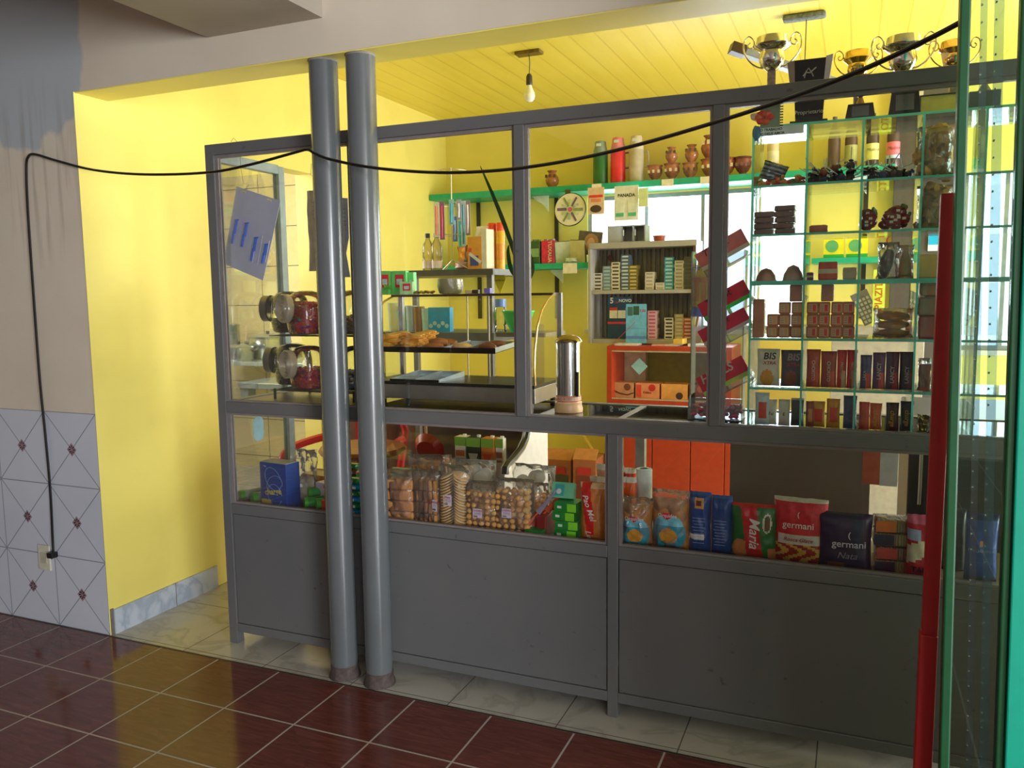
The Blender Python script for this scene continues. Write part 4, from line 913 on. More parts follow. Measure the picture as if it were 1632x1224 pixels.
# hanging decoration against the cabinet's corner: dark comb-edged card with red flower
p = P(1228, 186, .045); t = thing('hanging_ornament', 'dark green card with a red fabric flower hung at the cabinet corner', 'ornament', p)
o = MB().box(-.030, .028, .0, .003, -.032, .042, 0)
for i in range(9): o.box(.028, .037, .0, .003, -.030+i*.008, -.0265+i*.008, 1)
o.build('card', mats('#4A5A4A', '#1C221E'), t); o = MB()
for i in range(6): o.blob((-.018+.016*math.cos(i), -.006, -.002+.013*math.sin(i)), .014, .006, .010, i % 2, 8, 6, .3)
o.build('flower', mats('#9A2C22', '#A8502E'), t, True); MB().blob((-.046, 0, .004), .014, .006, .012, 0, 10, 6, .5).blob((-.040, -.002, -.046), .013, .008, .022, 1, 10, 8, .3).build('ribbon', mats('#8A7A6A', '#2A4A5A'), t, True)
# ---- gum stand: stepped clear rack with tilted header strips
x0 = PX(1146, 600, .2)
t = thing('gum_rack', 'clear stepped gum rack with tilted red header strips beside the cabinet', 'gum rack', (x0, .20, 1.0505))
o = MB().box(-.095, .080, .06, .066, 0, .57); o.build('back_sheet', PLAST, t)
o = MB()
for x in (-.095, .078): o.prism([(x, 0), (x+.004, 0), (x+.004, .57), (x, .57)], -.02, .06)
o.build('side_sheet', PLAST, t)
hdr = [(1146, 398, '#8A4A4A', 'Trident', '#3A2E2C', '#B0A79C', .060), (1150, 478, '#A81A34', 'Trident', '#1E1E1E', '#1C7A34', .060), (1150, 520, '#A01C3C', 'Trident', '#2A1A1C', '#8A8086', .052), (1148, 598, '#A82038', 'HALLS', '#CFC7B8', '#6A7A3A', .066)]
for i, (px, py, c, tx, tc, c2, hh) in enumerate(hdr):
    pz = P(px, py, .13); dz = pz-Vector((x0, .20, 1.0505)); ang = -.50
    a = MB().xf(dz, 0, ang).box(-.078, .092, -.003, .003, -hh*.42, hh*.42, 0).box(-.078, .092, -.0035, .003, -hh*.62, -hh*.40, 1); b = a.build('header_strip', mats(c, c2), t, bevel=.0008)
    lname(t, tx, hh*.62 if tx == 'HALLS' else hh*.50, tc, (dz.x-.012, dz.y-.0042, dz.z+.006), ang=ang, shear=.15, bold=.02 if tx == 'HALLS' else .008)
    a = MB().xf(dz, 0, ang).box(-.075, .090, .004, .07, -.060, -.057).box(-.075, .090, .0, .003, -.060, -.035).box(-.076, -.073, .0, .07, -.060, -.02).box(.088, .091, .0, .07, -.060, -.02).box(.0, .003, .0, .07, -.06, -.02); a.build('gum_tray', PLAST, t)
o = MB().box(-.095, .085, -.055, -.051, 0, .075).box(-.095, .085, -.05, .06, 0, .003).box(.004, .008, -.05, .06, 0, .07).prism([(-.095, 0), (-.091, 0), (-.091, .08), (-.095, .05)], -.05, .06); o.build('front_bin', PLAST, t)
random.seed(5); t2 = thing('wrapped_sweets', 'loose pink wrapped sweets in the clear bin at the foot of the gum rack', 'sweets', (x0, .19, 1.055)); o = MB()
for i in range(90): o.blob((random.uniform(-.085, .078), random.uniform(-.045, .03), .008+random.random()*.035), .011, .008, .007, random.randrange(3), 6, 4, .2, random.random()*3)
o.build('sweets', mats('#A8405A', '#B86A7C', '#8A2A48', rough=.25), t2, True)['kind'] = 'stuff'; t2['kind'] = 'stuff'
p = P(1127, 446, .30); t = thing('razor_card', 'yellow display card of disposable razors hanging behind the gum rack', 'razor card', p)
MB().xf((0, 0, 0), 0, .08).prism([(-.05, -.11), (.05, -.11), (.05, .06), (-.038, .06)], 0, .003).build('card', mats('#D9C42A'), t); lname(t, 'Probak', .026, '#26346A', (-.008, -.0015, .042), bold=.015)
for i in range(4): MB().box(-.04+i*.024, -.028+i*.024, -.006, -.001, -.075, -.008).box(-.044+i*.024, -.024+i*.024, -.010, -.002, -.008, .010).build('razor', mats(('#C9702A', '#D98A3A')[i % 2]), t, bevel=.001)
MB().box(-.05, .05, -.002, 0, -.13, -.095).build('blue_band', mats('#2A52B0'), t); MB().tube([(-.03, 0, -.13), (-.036, 0, -.165)], .005, 0, 8).build('orange_tag', mats('#E08A2A'), t, True)
GAIN[0] = 1.9
# ---------------------------------------------------------------- on the counter behind the screen
# razor card and paper bags hanging on wires from the top rail
def wire(t, pts, r=.0009): return MB().tube(pts, r, 0, 5).build('wire_hook', M('#4A463E', .4, .7), t, True)


yc = .10; tl, tr, br, bl = P(377, 297, yc), P(447, 320, yc), P(419, 447, yc), P(356, 420, yc)
t = thing('razor_card', 'grey card of blue disposable razors hanging tilted on a wire in the end pane', 'razor card', tl)
o = MB(); q = [v-tl for v in (bl, br, tr, tl)]; a = [o.av(v) for v in q]; b = [o.av(v+Vector((0, .002, 0))) for v in q]; o.face(a); o.face(b[::-1])
for i in range(4): o.face((a[i], b[i], b[(i+1) % 4], a[(i+1) % 4]))
o.build('card', mats('#8A8CA4', var=.04), t); ux = (tr-tl).normalized(); uy = (bl-tl).normalized()
for f0, w in ((.14, .16), (.72, .16)):
    c = (tr-tl)*f0+uy*.012; MB().tube([c-Vector((0, .001, 0)), c+ux*.022-Vector((0, .001, 0))], .0032, 0, 6).build('hang_slot', mats('#D9CF8A'), t)
for k, (px, py) in enumerate(((373, 370), (389, 375), (404, 398), (421, 405))):
    c = P(px, py, yc-.006)-tl; o = MB(); hl = .098 if k < 3 else .078
    for s0, s1, r in ((0, .55, .0062), (.45, 1, .0052)):
        o.tube([c-uy*hl*(.5-s0)+ux*(.0025 if s0 == 0 else -.002), c-uy*hl*(.5-s1)+ux*(.0025 if s0 == 0 else -.002)], r, 0, 6)
    o.tube([c-uy*(hl*.5)-ux*.006, c-uy*(hl*.5)+ux*.012-uy*.006], .003, 0, 6); o.build('razor', mats('#1F4FB0', rough=.3), t, True)
MB().tube([c+ux*.014+uy*x for x in (-.06, .03)], .0012, 0, 5).tube([c-ux*.052+uy*x for x in (-.03, .05)], .0012, 0, 5).tube([c-ux*.024+uy*x for x in (-.07, .05)], .0012, 0, 5).build('cut_marks', mats('#D9D9D0'), t)
h0 = P(382, 240, .045)-tl; wire(t, [P(368, 226, .02)-tl, P(372, 220, .02)-tl, P(378, 226, .03)-tl, h0, P(384, 270, .09)-tl, P(388, 292, .095)-tl, P(397, 294, .095)-tl, P(390, 303, .097)-tl])
for k, (l, r, tp, bt, y, c, lb) in enumerate(((488, 522, 303, 432, .13, '#8E8478', 'brownish paper bag hanging on a wire beside the columns'), (536, 554, 314, 442, .12, '#7A7A92', 'grey printed card hanging on a wire between the columns'))):
    p0 = P((l+r)/2, tp, y); w = PX(r, tp, y)-PX(l, tp, y); h = p0.z-PZ((l+r)/2, bt, y); t = thing('hanging_card' if k else 'paper_bag', lb, 'card' if k else 'paper bag', p0)
    if k: MB().prism([(-w/2, 0), (w/2, -.006), (w/2, -h*.5), (w*.2, -h*.7), (w/2, -h), (-w/2, -h)], 0, .002).build('card', mats(c), t)
    else: MB().xf((0, 0, -h)).bag(w, h, .012, None, 8, 12, wr=.006).build('bag', mats(c, var=.2), t, True)
    q = MB()
    for i in range(5): q.cb((w*.05, -.0085 if not k else -.001, -h*(.15+.05*i)), (w*.45, .001, .0022))
    q.build('small_print', mats('#55506A'), t); wire(t, [(0, 0, 0), (.004, -.02, .05), (-.004, -.03, .055), (0, -.03, .10)])
# candy jars, two tiers
CJ = ['#B8243A', '#D0502A', '#7A2A7A', '#D98A2E', '#C42A5A', '#3A4AA0', '#3A8A3A']


def candy_jar(label, c, md, lidc, seed, fill=.55, cols=CJ):
    t = thing('candy_jar', label, 'candy jar', c, group='tilted mouth candy jars'); random.seed(seed); S = .92
    MB().lathe([(r*S, z*S) for r, z in ((.0, .003), (.074, .003), (.084, .012), (.090, .05), (.090, .12), (.082, .165), (.060, .19), (.03, .199), (0, .2))], seg=36).build('glass_body', JAR, t, True)
    m = Vector(md).normalized(); base = Vector((0, 0, .115*S)); q = m.to_track_quat('Z', 'Y').to_matrix().to_4x4()
    o = MB(); o.T = Matrix.Translation(base+m*.070*S) @ q; o.lathe([(.066*S, -.03), (.062*S, .01), (.058*S, .028), (.060*S, .032)], seg=32); o.build('neck', JAR, t, True)
    o = MB(); o.T = Matrix.Translation(base+m*.098*S) @ q
    if lidc == 'clear':
        o.lathe([(.064*S, -.004), (.065*S, .018), (.060*S, .024), (.054*S, .012), (.048*S, .024), (.040*S, .013), (.034*S, .024), (.026*S, .012), (.018*S, .024), (.008*S, .013), (0, .014)], seg=36); l = o.build('ridged_lid', glass('ridged_lid_plastic', (.80, .74, .62, 1), 2.5, .05, .55, (.66, .58, .46, 1)), t, True)
    else:
        o.lathe([(.064*S, -.006), (.065*S, .0), (.061*S, .002), (.063*S, .030), (.055*S, .034), (.0, .030)], seg=36, mf=lambda j, k: 1 if j < 2 else 0); o.build('metal_lid', [M('#8A8478', .28, .8), M('#2E2E30', .5)], t, True)
    o = MB(); H = .19*S*fill; n = int(620*fill)
    for i in range(n):
        a = random.random()*2*PI; rr = (.084*S-.006)*math.sqrt(random.uniform(.75, 1)); z = .010+random.random()*H
        if i < n*.3: rr = random.random()*.07*S; z = H+.004+random.random()*.006-rr*.1
        o.blob((rr*math.cos(a), rr*math.sin(a), z), .0095, .007, .006, random.choices(range(7), (6, 4, 2, 3, 4, 1, .5))[0], 6, 4, .2, random.random()*3)
    o.cyl((0, 0, .006), .060*S, H*.9, 0, 20); s_ = o.build('sweets', [M(gain(x, 2.0), .3) for x in cols], t, True); s_['kind'] = 'stuff'
    return t


zl0, zl1 = 1.095, PZ(480, 535, .2)+.006
f1 = (-.42, -.90, .05)
candy_jar('candy jar with a ridged clear lid facing out, upper tier', (PX(492, 490, .2)-.012, .20, zl1), f1, 'clear', 1, .72)
candy_jar('candy jar with a ridged clear lid facing out, lower tier', (PX(497, 580, .2)-.012, .20, zl0), f1, 'clear', 2, .45)
candy_jar('candy jar with a metal lid facing the kitchen, upper tier', (PX(462, 490, .335), .335, zl1), (-1, -.25, .02), 'metal', 3, .3, ['#3A2A1E']*7)
candy_jar('candy jar with a metal lid facing the kitchen, lower tier', (PX(468, 580, .335), .335, zl0), (-1, -.25, .02), 'metal', 4, .35, ['#2E2620']*7)
candy_jar('candy jar between the columns on the upper tier', (PX(562, 490, .24), .25, zl1), f1, 'clear', 5, .4, ['#5A4A3A', '#8A6A4A', '#3A3A3A']*2+['#6A5A4A'])
candy_jar('candy jar between the columns on the lower tier', (PX(568, 590, .24), .25, zl0), f1, 'clear', 6, .4, ['#3A4A5A', '#6A6A6A', '#C9B98A']*2+['#6A5A4A'])
t = thing('jar_stand', 'black wire stand carrying the two tiers of candy jars', 'stand', (-2.0, .27, 1.05)); o = MB()
for z in (zl0-.006-1.05, zl1-.004-1.05):
    o.box(-.30, .14, -.11, .14, z-.003, z)
for x in (-.28, -.02, .12):
    for y in (-.11, .13): o.tube([(x, y, 0), (x, y, zl0-1.05)], .006, 0, 6)
for x in (-.02, .12): o.tube([(x, .135, 0), (x, .135, zl1-1.05)], .004, 0, 6)
o.build('frame', M('#26241F', .4, .3), t, True)
# ---- pastry warmer with a curved glass front
WX0, WX1, WY0, WY1 = -1.84, -1.10, .20, .50
t = thing('pastry_warmer', 'steel pastry warmer with a curved glass front and two tiers of trays', 'pastry warmer', (-1.5, .35, 1.05)); w0 = Vector((1.5, -.35, -1.05)); CH = M('#A8A09C', .28, .75, .06); BK = M('#1E1A18', .3)
MB().xf(w0).box(WX0, WX1, WY0, WY1, 1.07, 1.128).build('plinth', CH, t, bevel=.002); MB().xf(w0).box(WX0, WX1, WY0-.004, WY1, 1.128, 1.140).build('rim', BK, t)
for x in (WX0+.03, WX1-.03):
    for y in (WY0+.03, WY1-.02): MB().xf(w0).cyl((x, y, 1.0505), .012, .02, 0, 12).build('foot', BK, t)
cur = [(WY0+.004, 1.14), (WY0-.004, 1.20), (WY0+.004, 1.28), (WY0+.03, 1.36), (WY0+.08, 1.42), (WY0+.15, 1.462), (WY0+.215, 1.48)]
o = MB().xf(w0)
for i in range(len(cur)-1):
    a = [o.av((x, cur[i+k][0], cur[i+k][1])) for x, k in ((WX0, 0), (WX1, 0), (WX1, 1), (WX0, 1))]; o.face(a)
o.build('curved_glass', GLASS, t, True)
for nm, x in (('side_glass', WX1-.002), ('side_glass', WX0)):
    o = MB().xf(w0); pts = cur+[(WY1-.02, 1.48), (WY1-.02, 1.14)]; a = [o.av((x, p[0], p[1])) for p in pts]; b = [o.av((x+.003, p[0], p[1])) for p in pts]; o.face(a); o.face(b[::-1]); o.build(nm, GLASS, t)
    MB().xf(w0).tube([(x+.002, p[0]-.001, p[1]) for p in cur], .0045, 0, 8).build('edge_trim', M('#C9AC72', .25, .7), t, True)
    MB().xf(w0).box(x-.008, x+.010, WY1-.02, WY1, 1.14, 1.488).build('corner_post', M('#A8A4A8', .2, .8), t)
MB().xf(w0).box(WX0, WX1, WY0+.205, WY1, 1.478, 1.488).build('top_plate', M('#5A4638', .25, .5), t)
for x in (-1.52, -1.42): MB().xf(w0).box(x, x+.004, WY1-.012, WY1-.006, 1.14, 1.478).build('back_door_edge', M('#C9BFA0', .3), t)
zt = PZ(700, 562, WY0+.02); zl = PZ(650, 612, WY0+.03)
TRM = M('#C9D4DC', .25, .7); tw = .113; tx0 = PX(667, 565, WY0+.02)
trays = [(tx0+tw*k, zt, ('second', 'third', 'fourth', 'fifth', 'last')[k+2] if k < 3 else 'last') for k in (-2, -1, 0, 1, 2)]


def tray(x, z, label, w=tw-.003, d=.24, tilt=.06):
    t_ = thing('steel_tray', label, 'tray', (x, WY0+.02, z), group='steel trays in the pastry warmer', rx=tilt)
    MB().box(.002, w, 0, d, 0, .002).box(.002, .004, 0, d, 0, .022).box(w-.002, w, 0, d, 0, .022).box(.002, w, d-.002, d, 0, .020).build('tray', TRM, t_); MB().box(0, w+.002, -.002, .001, -.001, .021).build('front_lip', M('#3A2A24', .2, .8), t_)
    return t_


nm_ = ['beside the window side column', 'with the brown sausage rolls', 'in the middle holding a few pale rolls', 'nearly empty in the upper tier', 'at the dark end of the upper tier']
for k, (x, z, _) in enumerate(trays): tray(x, z, 'steel tray '+['mostly hidden by the column in the upper tier', 'heaped with golden pastries by the column', 'holding four sausage rolls', 'nearly empty behind the steel post', 'at the curved side of the upper tier'][k])
for k in range(2): tray(PX(622, 612, WY0+.02)+tw*k, zl, ('steel tray with a pale rim in the middle of the lower tier', 'empty steel tray at the open side of the lower tier')[k])
random.seed(3); kinds = []
for ti, (k, n) in enumerate(((0, 11), (0, 12), (1, 5), (2, 1), (3, 3))):
    x0_ = trays[ti][0]
    for i in range(n):
        lay = i//4; yy = WY0+.05+.045*(i % 4)+.02*lay; xx = x0_+.054+random.uniform(-.014, .014); z = zt+.016+(yy-WY0-.02)*.06+lay*.016
        g = {0: ('golden pastry in the tray by the column' if ti == 0 else 'golden pastry in the heaped tray'), 1: 'brown sausage roll', 2: 'pale bread roll', 3: 'dark baked roll'}[k]
        if k < 1 and lay: yy = WY0+.07+.05*(i % 4)
        t_ = thing('pastry', f'{g}, {ORD[i % 4]} from the glass {("on the tray base", "in the upper layer", "at the very top")[lay]}', 'pastry', (xx, min(yy, WY0+.24), z), random.uniform(-.6, .6), 'pastries in the warmer')
        key = ('pas', k)
        if key not in TXT:
            if k in (1, 3): o = MB().tube([(-.038, 0, 0), (-.034, 0, 0), (-.018, .003, .003), (0, 0, .004), (.018, -.003, .003), (.034, 0, 0), (.038, 0, 0)], .017, 0, 12, taper=lambda q: math.sin(PI*min(max(q, .04), .96))**.35)
            else: o = MB().blob((0, 0, .002), .042, .024, .017, 0, 18, 10, .45); o.blob((.01, .0, .010), .026, .018, .010, 1, 14, 8, .4)
            TXT[key] = o.build('crust', [M(('#D9952E', '#9A5A24', '#C9A06A', '#7A4420')[k], .55, 0, .3, bump=.3), M('#E0AE50', .5, 0, .2)], t_, True).data
        else: a = bpy.data.objects.new('crust', TXT[key]); COL.objects.link(a); a.parent = t_
# ---- things standing on the warmer's top plate
ZW = 1.4885
x = PX(716, 460, .44); t = thing('glass_bowl', 'pressed glass bowl standing on top of the pastry warmer', 'bowl', (x, .45, ZW)); MB().lathe([(.03, 0), (.048, .003), (.056, .03), (.054, .062), (.050, .066), (.050, .060), (.052, .03), (.044, .007), (0, .006)], seg=24).build('bowl', glass('pressed_glass', (.70, .68, .55, 1), 2.2, .1, .25, (.55, .55, .42, 1), .9), t, True)
for k, (l, r, tp, y, c, c2, lb) in enumerate(((606, 625, 432, .46, '#5AA05A', '#B82430', 'green tea carton beside the column on the warmer'), (627, 650, 432, .46, '#4A9A52', '#9A1E2C', 'green tea carton with a dark red window on the warmer'), (640, 660, 449, .425, '#9AC890', '#B0202C', 'pale green small carton with a red stripe on the warmer'), (651, 662, 434, .48, '#5CA862', '#5CA862', 'plain green carton at the end of the tea cartons'))):
    x, w, h = fit(l, r, tp, y, ZW); t = thing('tea_box', lb, 'tea box', (x, y, ZW), 0, group='tea cartons on the warmer'); MB().box(-w/2, w/2, -.012, .014, 0, h).build('box', mats(c), t, bevel=.0008)
    MB().box(-w*.25, w*.35, -.0128, -.012, h*.3, h*.85, 0).box(-w*.15, w*.25, -.0134, -.0127, h*.42, h*.66, 1).build('printed_window', mats(c2, '#9FB8C0'), t)
x = PX(616, 455, .41); t = thing('green_ornament', 'tuft of green plastic grass beside the tea cartons', 'ornament', (x, .42, ZW)); o = MB(); random.seed(2)
for i in range(60): a = random.random()*6.28; o.tube([(0, 0, 0), (.006*math.cos(a), .006*math.sin(a), .025), (.018*math.cos(a), .014*math.sin(a), random.uniform(.02, .045))], .0012, 0, 4)
o.build('tuft', mats('#3F8A2E'), t)['kind'] = 'stuff'
x = PX(675, 463, .43); t = thing('wrapped_sweets', 'flat heap of brown wrapped sweets beside the glass bowl', 'sweets', (x, .44, ZW)); o = MB()
for i in range(24): o.blob((random.uniform(-.045, .045), random.uniform(-.02, .02), .006+random.random()*.006), .010, .007, .005, i % 2, 6, 4)
o.build('sweets', mats('#6A4A2A', '#8A7A3A'), t, True)['kind'] = 'stuff'; t['kind'] = 'stuff'
for k, (px, c, lb) in enumerate(((746, '#B8A878', 'small cream box beside the glass bowl on the warmer'), (757, '#3A2A2A', 'small dark box beyond the cream one on the warmer'), (776, '#6A5AA8', 'violet lidded pot beside the tall rack post'))):
    t = thing('small_box', lb, 'box', (PX(px, 462, .45), .46, ZW)); MB().box(-.014, .014, -.01, .01, 0, .016 if k < 2 else .022).build('box', mats(c), t, bevel=.001)
# snake plant in a small pot
x = PX(833, 462, .42); t = thing('potted_plant', 'snake plant in a brown pot on the warmer behind the steel post', 'potted plant', (x, .44, ZW)); r0 = Vector((x, .44, ZW)); MB().lathe([(0, 0), (.018, 0), (.023, .035), (.025, .04), (.021, .04), (.019, .03), (0, .03)], seg=20).build('pot', mats('#5A3A2A'), t, True)


def leaf(pts, w):
    pts = [Vector(p) for p in catmull(pts, 6)]; o = MB(); n = len(pts); L = []
    for i, p in enumerate(pts):
        s = i/(n-1); d = (pts[min(i+1, n-1)]-pts[max(i-1, 0)]).normalized(); sd = d.cross(Vector((0, 1, 0))).normalized()*w*(math.sin(PI*min(1, .12+.88*s))**.7)*(1 if s < .99 else .1)
        L.append((o.av(p-sd), o.av(p+Vector((0, .003, 0))), o.av(p+sd), o.av(p-Vector((0, .001, 0)))))
    for a, b in zip(L, L[1:]):
        for k in range(4): o.face((a[k], a[(k+1) % 4], b[(k+1) % 4], b[k]), 0)
    return o.build('leaf', M('#24421C', .35, 0, .35, scale=18), t, True)


leaf([(0, 0, .03), P(822, 410, .44)-r0, P(803, 355, .43)-r0, P(783, 305, .42)-r0, P(765, 264, .40)-r0], .0095)
leaf([(0, 0, .03), P(846, 440, .44)-r0, P(849, 425, .46)-r0, P(842, 400, .48)-r0, P(832, 392, .49)-r0], .008); leaf([(0, 0, .03), P(816, 432, .42)-r0, P(810, 405, .41)-r0, P(811, 390, .40)-r0], .009)
# steel cup or straw dispenser
x = PX(906, 600, .19); t = thing('straw_dispenser', 'domed steel straw dispenser on a cream base standing on the glass top', 'dispenser', (x, .19, 1.0505)); ST = M('#B8B6BC', .12, 1, .05)
MB().lathe([(0, 0), (.052, 0), (.053, .012), (.049, .026), (.050, .034), (.046, .040), (.0465, .062), (0, .062)], seg=28).build('base', mats('#A8886A'), t, True); MB().lathe([(.0468, .042), (.0468, .060)], seg=28).build('paper_band', mats('#C8A894'), t)
MB().lathe([(.0472, .058), (.0472, .0605)], seg=28).lathe([(.0472, .041), (.0472, .0435)], seg=28).build('red_lines', mats('#9A2A34'), t); MB().lathe([(.0455, .062), (.0455, .255)], seg=32).build('cylinder', ST, t, True); MB().lathe([(.050, .255), (.050, .260), (.044, .270), (.030, .280), (.0, .284)], seg=32).build('dome_lid', M('#8A7A58', .2, 1), t, True)
lname(t, 'NAO KOST', .013, '#9A2A34', (-.004, -.0478, .051), bold=.01); MB().box(.038, .047, -.03, -.02, .06, .15).build('slot', BK, t)
for k, (px, py) in enumerate(((949, 663), (958, 663), (975, 660), (1032, 661), (1044, 660), (1052, 664))):
    p = P(px, py, .30); t = thing('card_slip', ('paper slip with black dots under the glass counter top', 'pale slip beside the dotted one under the glass counter top', 'white outlined slip under the glass counter top', 'white slip past the steel divider under the glass top', 'lilac slip past the steel divider under the glass top', 'small card edging the gum rack under the glass top')[k], 'paper slip', (PX(px, py, .2), .16+.03*(k % 3), 1.0415), .1*k); MB().box(-.014, .014, -.03, .03, -.003, 0).build('slip', mats(('#B8C4B4', '#9AB8BC', '#A8C4CC')[k % 3]), t)

# ---------------------------------------------------------------- behind the counter
# chilled case with curved front, right behind the counter
t = thing('chilled_case', 'white chilled case with a dark curved glass front behind the counter', 'chilled case', (-1.85, .7, 0)); c0 = Vector((1.85, -.7, 0)); CX0, CX1 = -1.98, -1.34
prof = [(.455, .0), (.455, .73), (.462, .755), (.49, .768), (.56, .782), (.64, .805), (.695, .84), (.72, .88), (.73, .95), (.73, 1.0)]
o = MB().xf(c0); pts = prof+[(.98, 1.0), (.98, 0)]; a = [o.av((CX1, p[0], p[1])) for p in pts]; b = [o.av((CX1-.02, p[0], p[1])) for p in pts]; o.face(a); o.face(b[::-1])
for i in range(len(pts)): o.face((a[i], b[i], b[(i+1) % len(pts)], a[(i+1) % len(pts)]))
o.build('side_panel', mats('#B9B8BC', var=.05), t)
MB().xf(c0).box(CX0, CX1-.02, .50, .98, 0, .55).build('cabinet', mats('#3A3430'), t); MB().xf(c0).box(CX0, CX1, .73, .98, .99, 1.0).build('top', mats('#6A6460'), t); MB().xf(c0).box(CX0, CX1-.02, .95, .98, .55, .99).build('back_wall', mats('#4A4038'), t)
MB().xf(c0).tube([(CX1+.004, p[0]-.004, p[1]) for p in prof[1:]], .016, 0, 8).build('seal_trim', mats('#1E1C1A'), t, True); MB().xf(c0).tube([(CX1+.016, p[0]+.006, p[1]+.0) for p in prof[1:]], .004, 0, 6).build('metal_trim', M('#A89870', .3, .7), t, True)
MB().xf(c0).box(CX0, CX1-.02, .47, .95, .655, .665).build('shelf', mats('#7A5A34'), t); MB().xf(c0).box(CX0, CX1-.02, .466, .474, .67, .68).build('shelf_rail', M('#B08A4A', .3, .5), t)
o = MB().xf(c0)
for i in range(1, len(prof)-1): o.face([o.av((x, prof[i+k][0], prof[i+k][1])) for x, k in ((CX0, 0), (CX1-.02, 0), (CX1-.02, 1), (CX0, 1))])
o.build('curved_glass', GLASS, t, True)
for k, (l, r, c, c2, lb) in enumerate(((729, 746, '#B8AE9A', '#A85A34', 'juice carton with brown stripes at the column end of the case shelf'), (748, 770, '#2A2E26', '#C9C4B4', 'dark juice carton with a white fruit panel'), (771, 791, '#A8602A', '#B83A24', 'amber juice carton with a red drink picture'), (792, 804, '#C9C6BC', '#8A4A34', 'narrow white juice carton by the curved trim'))):
    y = .62; x = PX((l+r)/2, 700, y); w = PX(r, 700, y)-PX(l, 700, y); h = .185
    t = thing('juice_carton', lb, 'juice carton', (x, y, .666), 0, group='juice cartons in the chilled case'); MB().box(-w/2, w/2, -w/2, w/2, 0, h).build('carton', mats(c), t, bevel=.002); MB().box(-w/2-.0005, w/2+.0005, -w/2-.001, -w/2, h*.78, h).build('green_top_print', mats('#6A8A34'), t)
    MB().cyl((w*.2, 0, h), .009, .009, 0, 12).build('cap', mats('#C9CCBC'), t); q = MB()
    if k in (0, 3): q.cb((0, -w/2-.001, h*.60), (w*.8, .001, h*.14)).cb((0, -w/2-.001, h*.45), (w*.7, .001, h*.05))
    else: q.prism([(-w*.35, h*.62), (w*.35, h*.62), (0, h*.25)], -w/2-.0012, -w/2-.0004)
    q.build('printed_panel', mats(c2), t)
# open steel rack with bottles and jars
RX0, RX1, RY0, RY1 = -2.30, -1.63, 1.0, 1.42
t = thing('steel_rack', 'open grey steel rack with three levels standing behind the warmer', 'rack', (-2.1, 1.2, 0)); r0 = Vector((2.1, -1.2, 0)); RM = M('#77746C', .4, .3)
for x in (RX0, RX1-.03):
    for y in (RY0, RY1-.03): MB().xf(r0).box(x, x+.03, y, y+.03, 0, 1.61).build('post', RM, t, bevel=.002)
zr = [1.61, PZ(700, 530, 1.0), .88]
for i, z in enumerate(zr): MB().xf(r0).box(RX0-.01, RX1+.01, RY0-.01, RY1+.01, z-(.03 if i == 0 else .045), z).build('level', M('#5E5B50' if i == 0 else '#6E706C', .4, .3), t)
MB().xf(r0).prism([(0, -.075), (.034, 0), (0, .075), (-.034, 0)], -.002, 0).build('warning_diamond', mats('#D9C41E'), t).location = P(797, 445, RY0+.2)
lname(t, 'ATENCAO', .010, '#2A2616', tuple(P(797, 447, RY0+.19)+r0), bold=.02)


def bottle(label, x, y, z, prof, cols, mf, nm='bottle', cat='bottle', group=None, mat=None):
    t_ = thing(nm, label, cat, (x, y, z), 0, group); MB().lathe(prof, seg=20, mf=mf).build('body', mat or mats(*cols, rough=.2), t_, True); return t_


for k, px in enumerate((682, 696)):
    x = PX(px, 400, 1.1); s = .19/.2
    t_ = thing('oil_bottle', ('clear bottle of pale oil nearer the column on the rack top', 'clear bottle of pale oil next to the toothbrush stand')[k], 'bottle', (x, 1.1, 1.61), 0, 'oil bottles on the rack')
    MB().lathe([(0, 0), (.027, .001), (.029, .01), (.029, .055), (.026, .062), (.029, .07), (.029, .11), (.024, .135), (.012, .160), (.011, .172)], seg=20).build('body', glass('oil_plastic', (.86, .80, .55, 1), 1.6, .05, .18, (.85, .75, .4, 1)), t_, True)
    MB().lathe([(.013, .168), (.013, .190), (0, .190)], seg=16).build('cap', mats('#1E1E22'), t_, True); MB().lathe([(.0293, .012), (.0293, .05)], seg=20).build('label', mats('#B8A8A0'), t_)
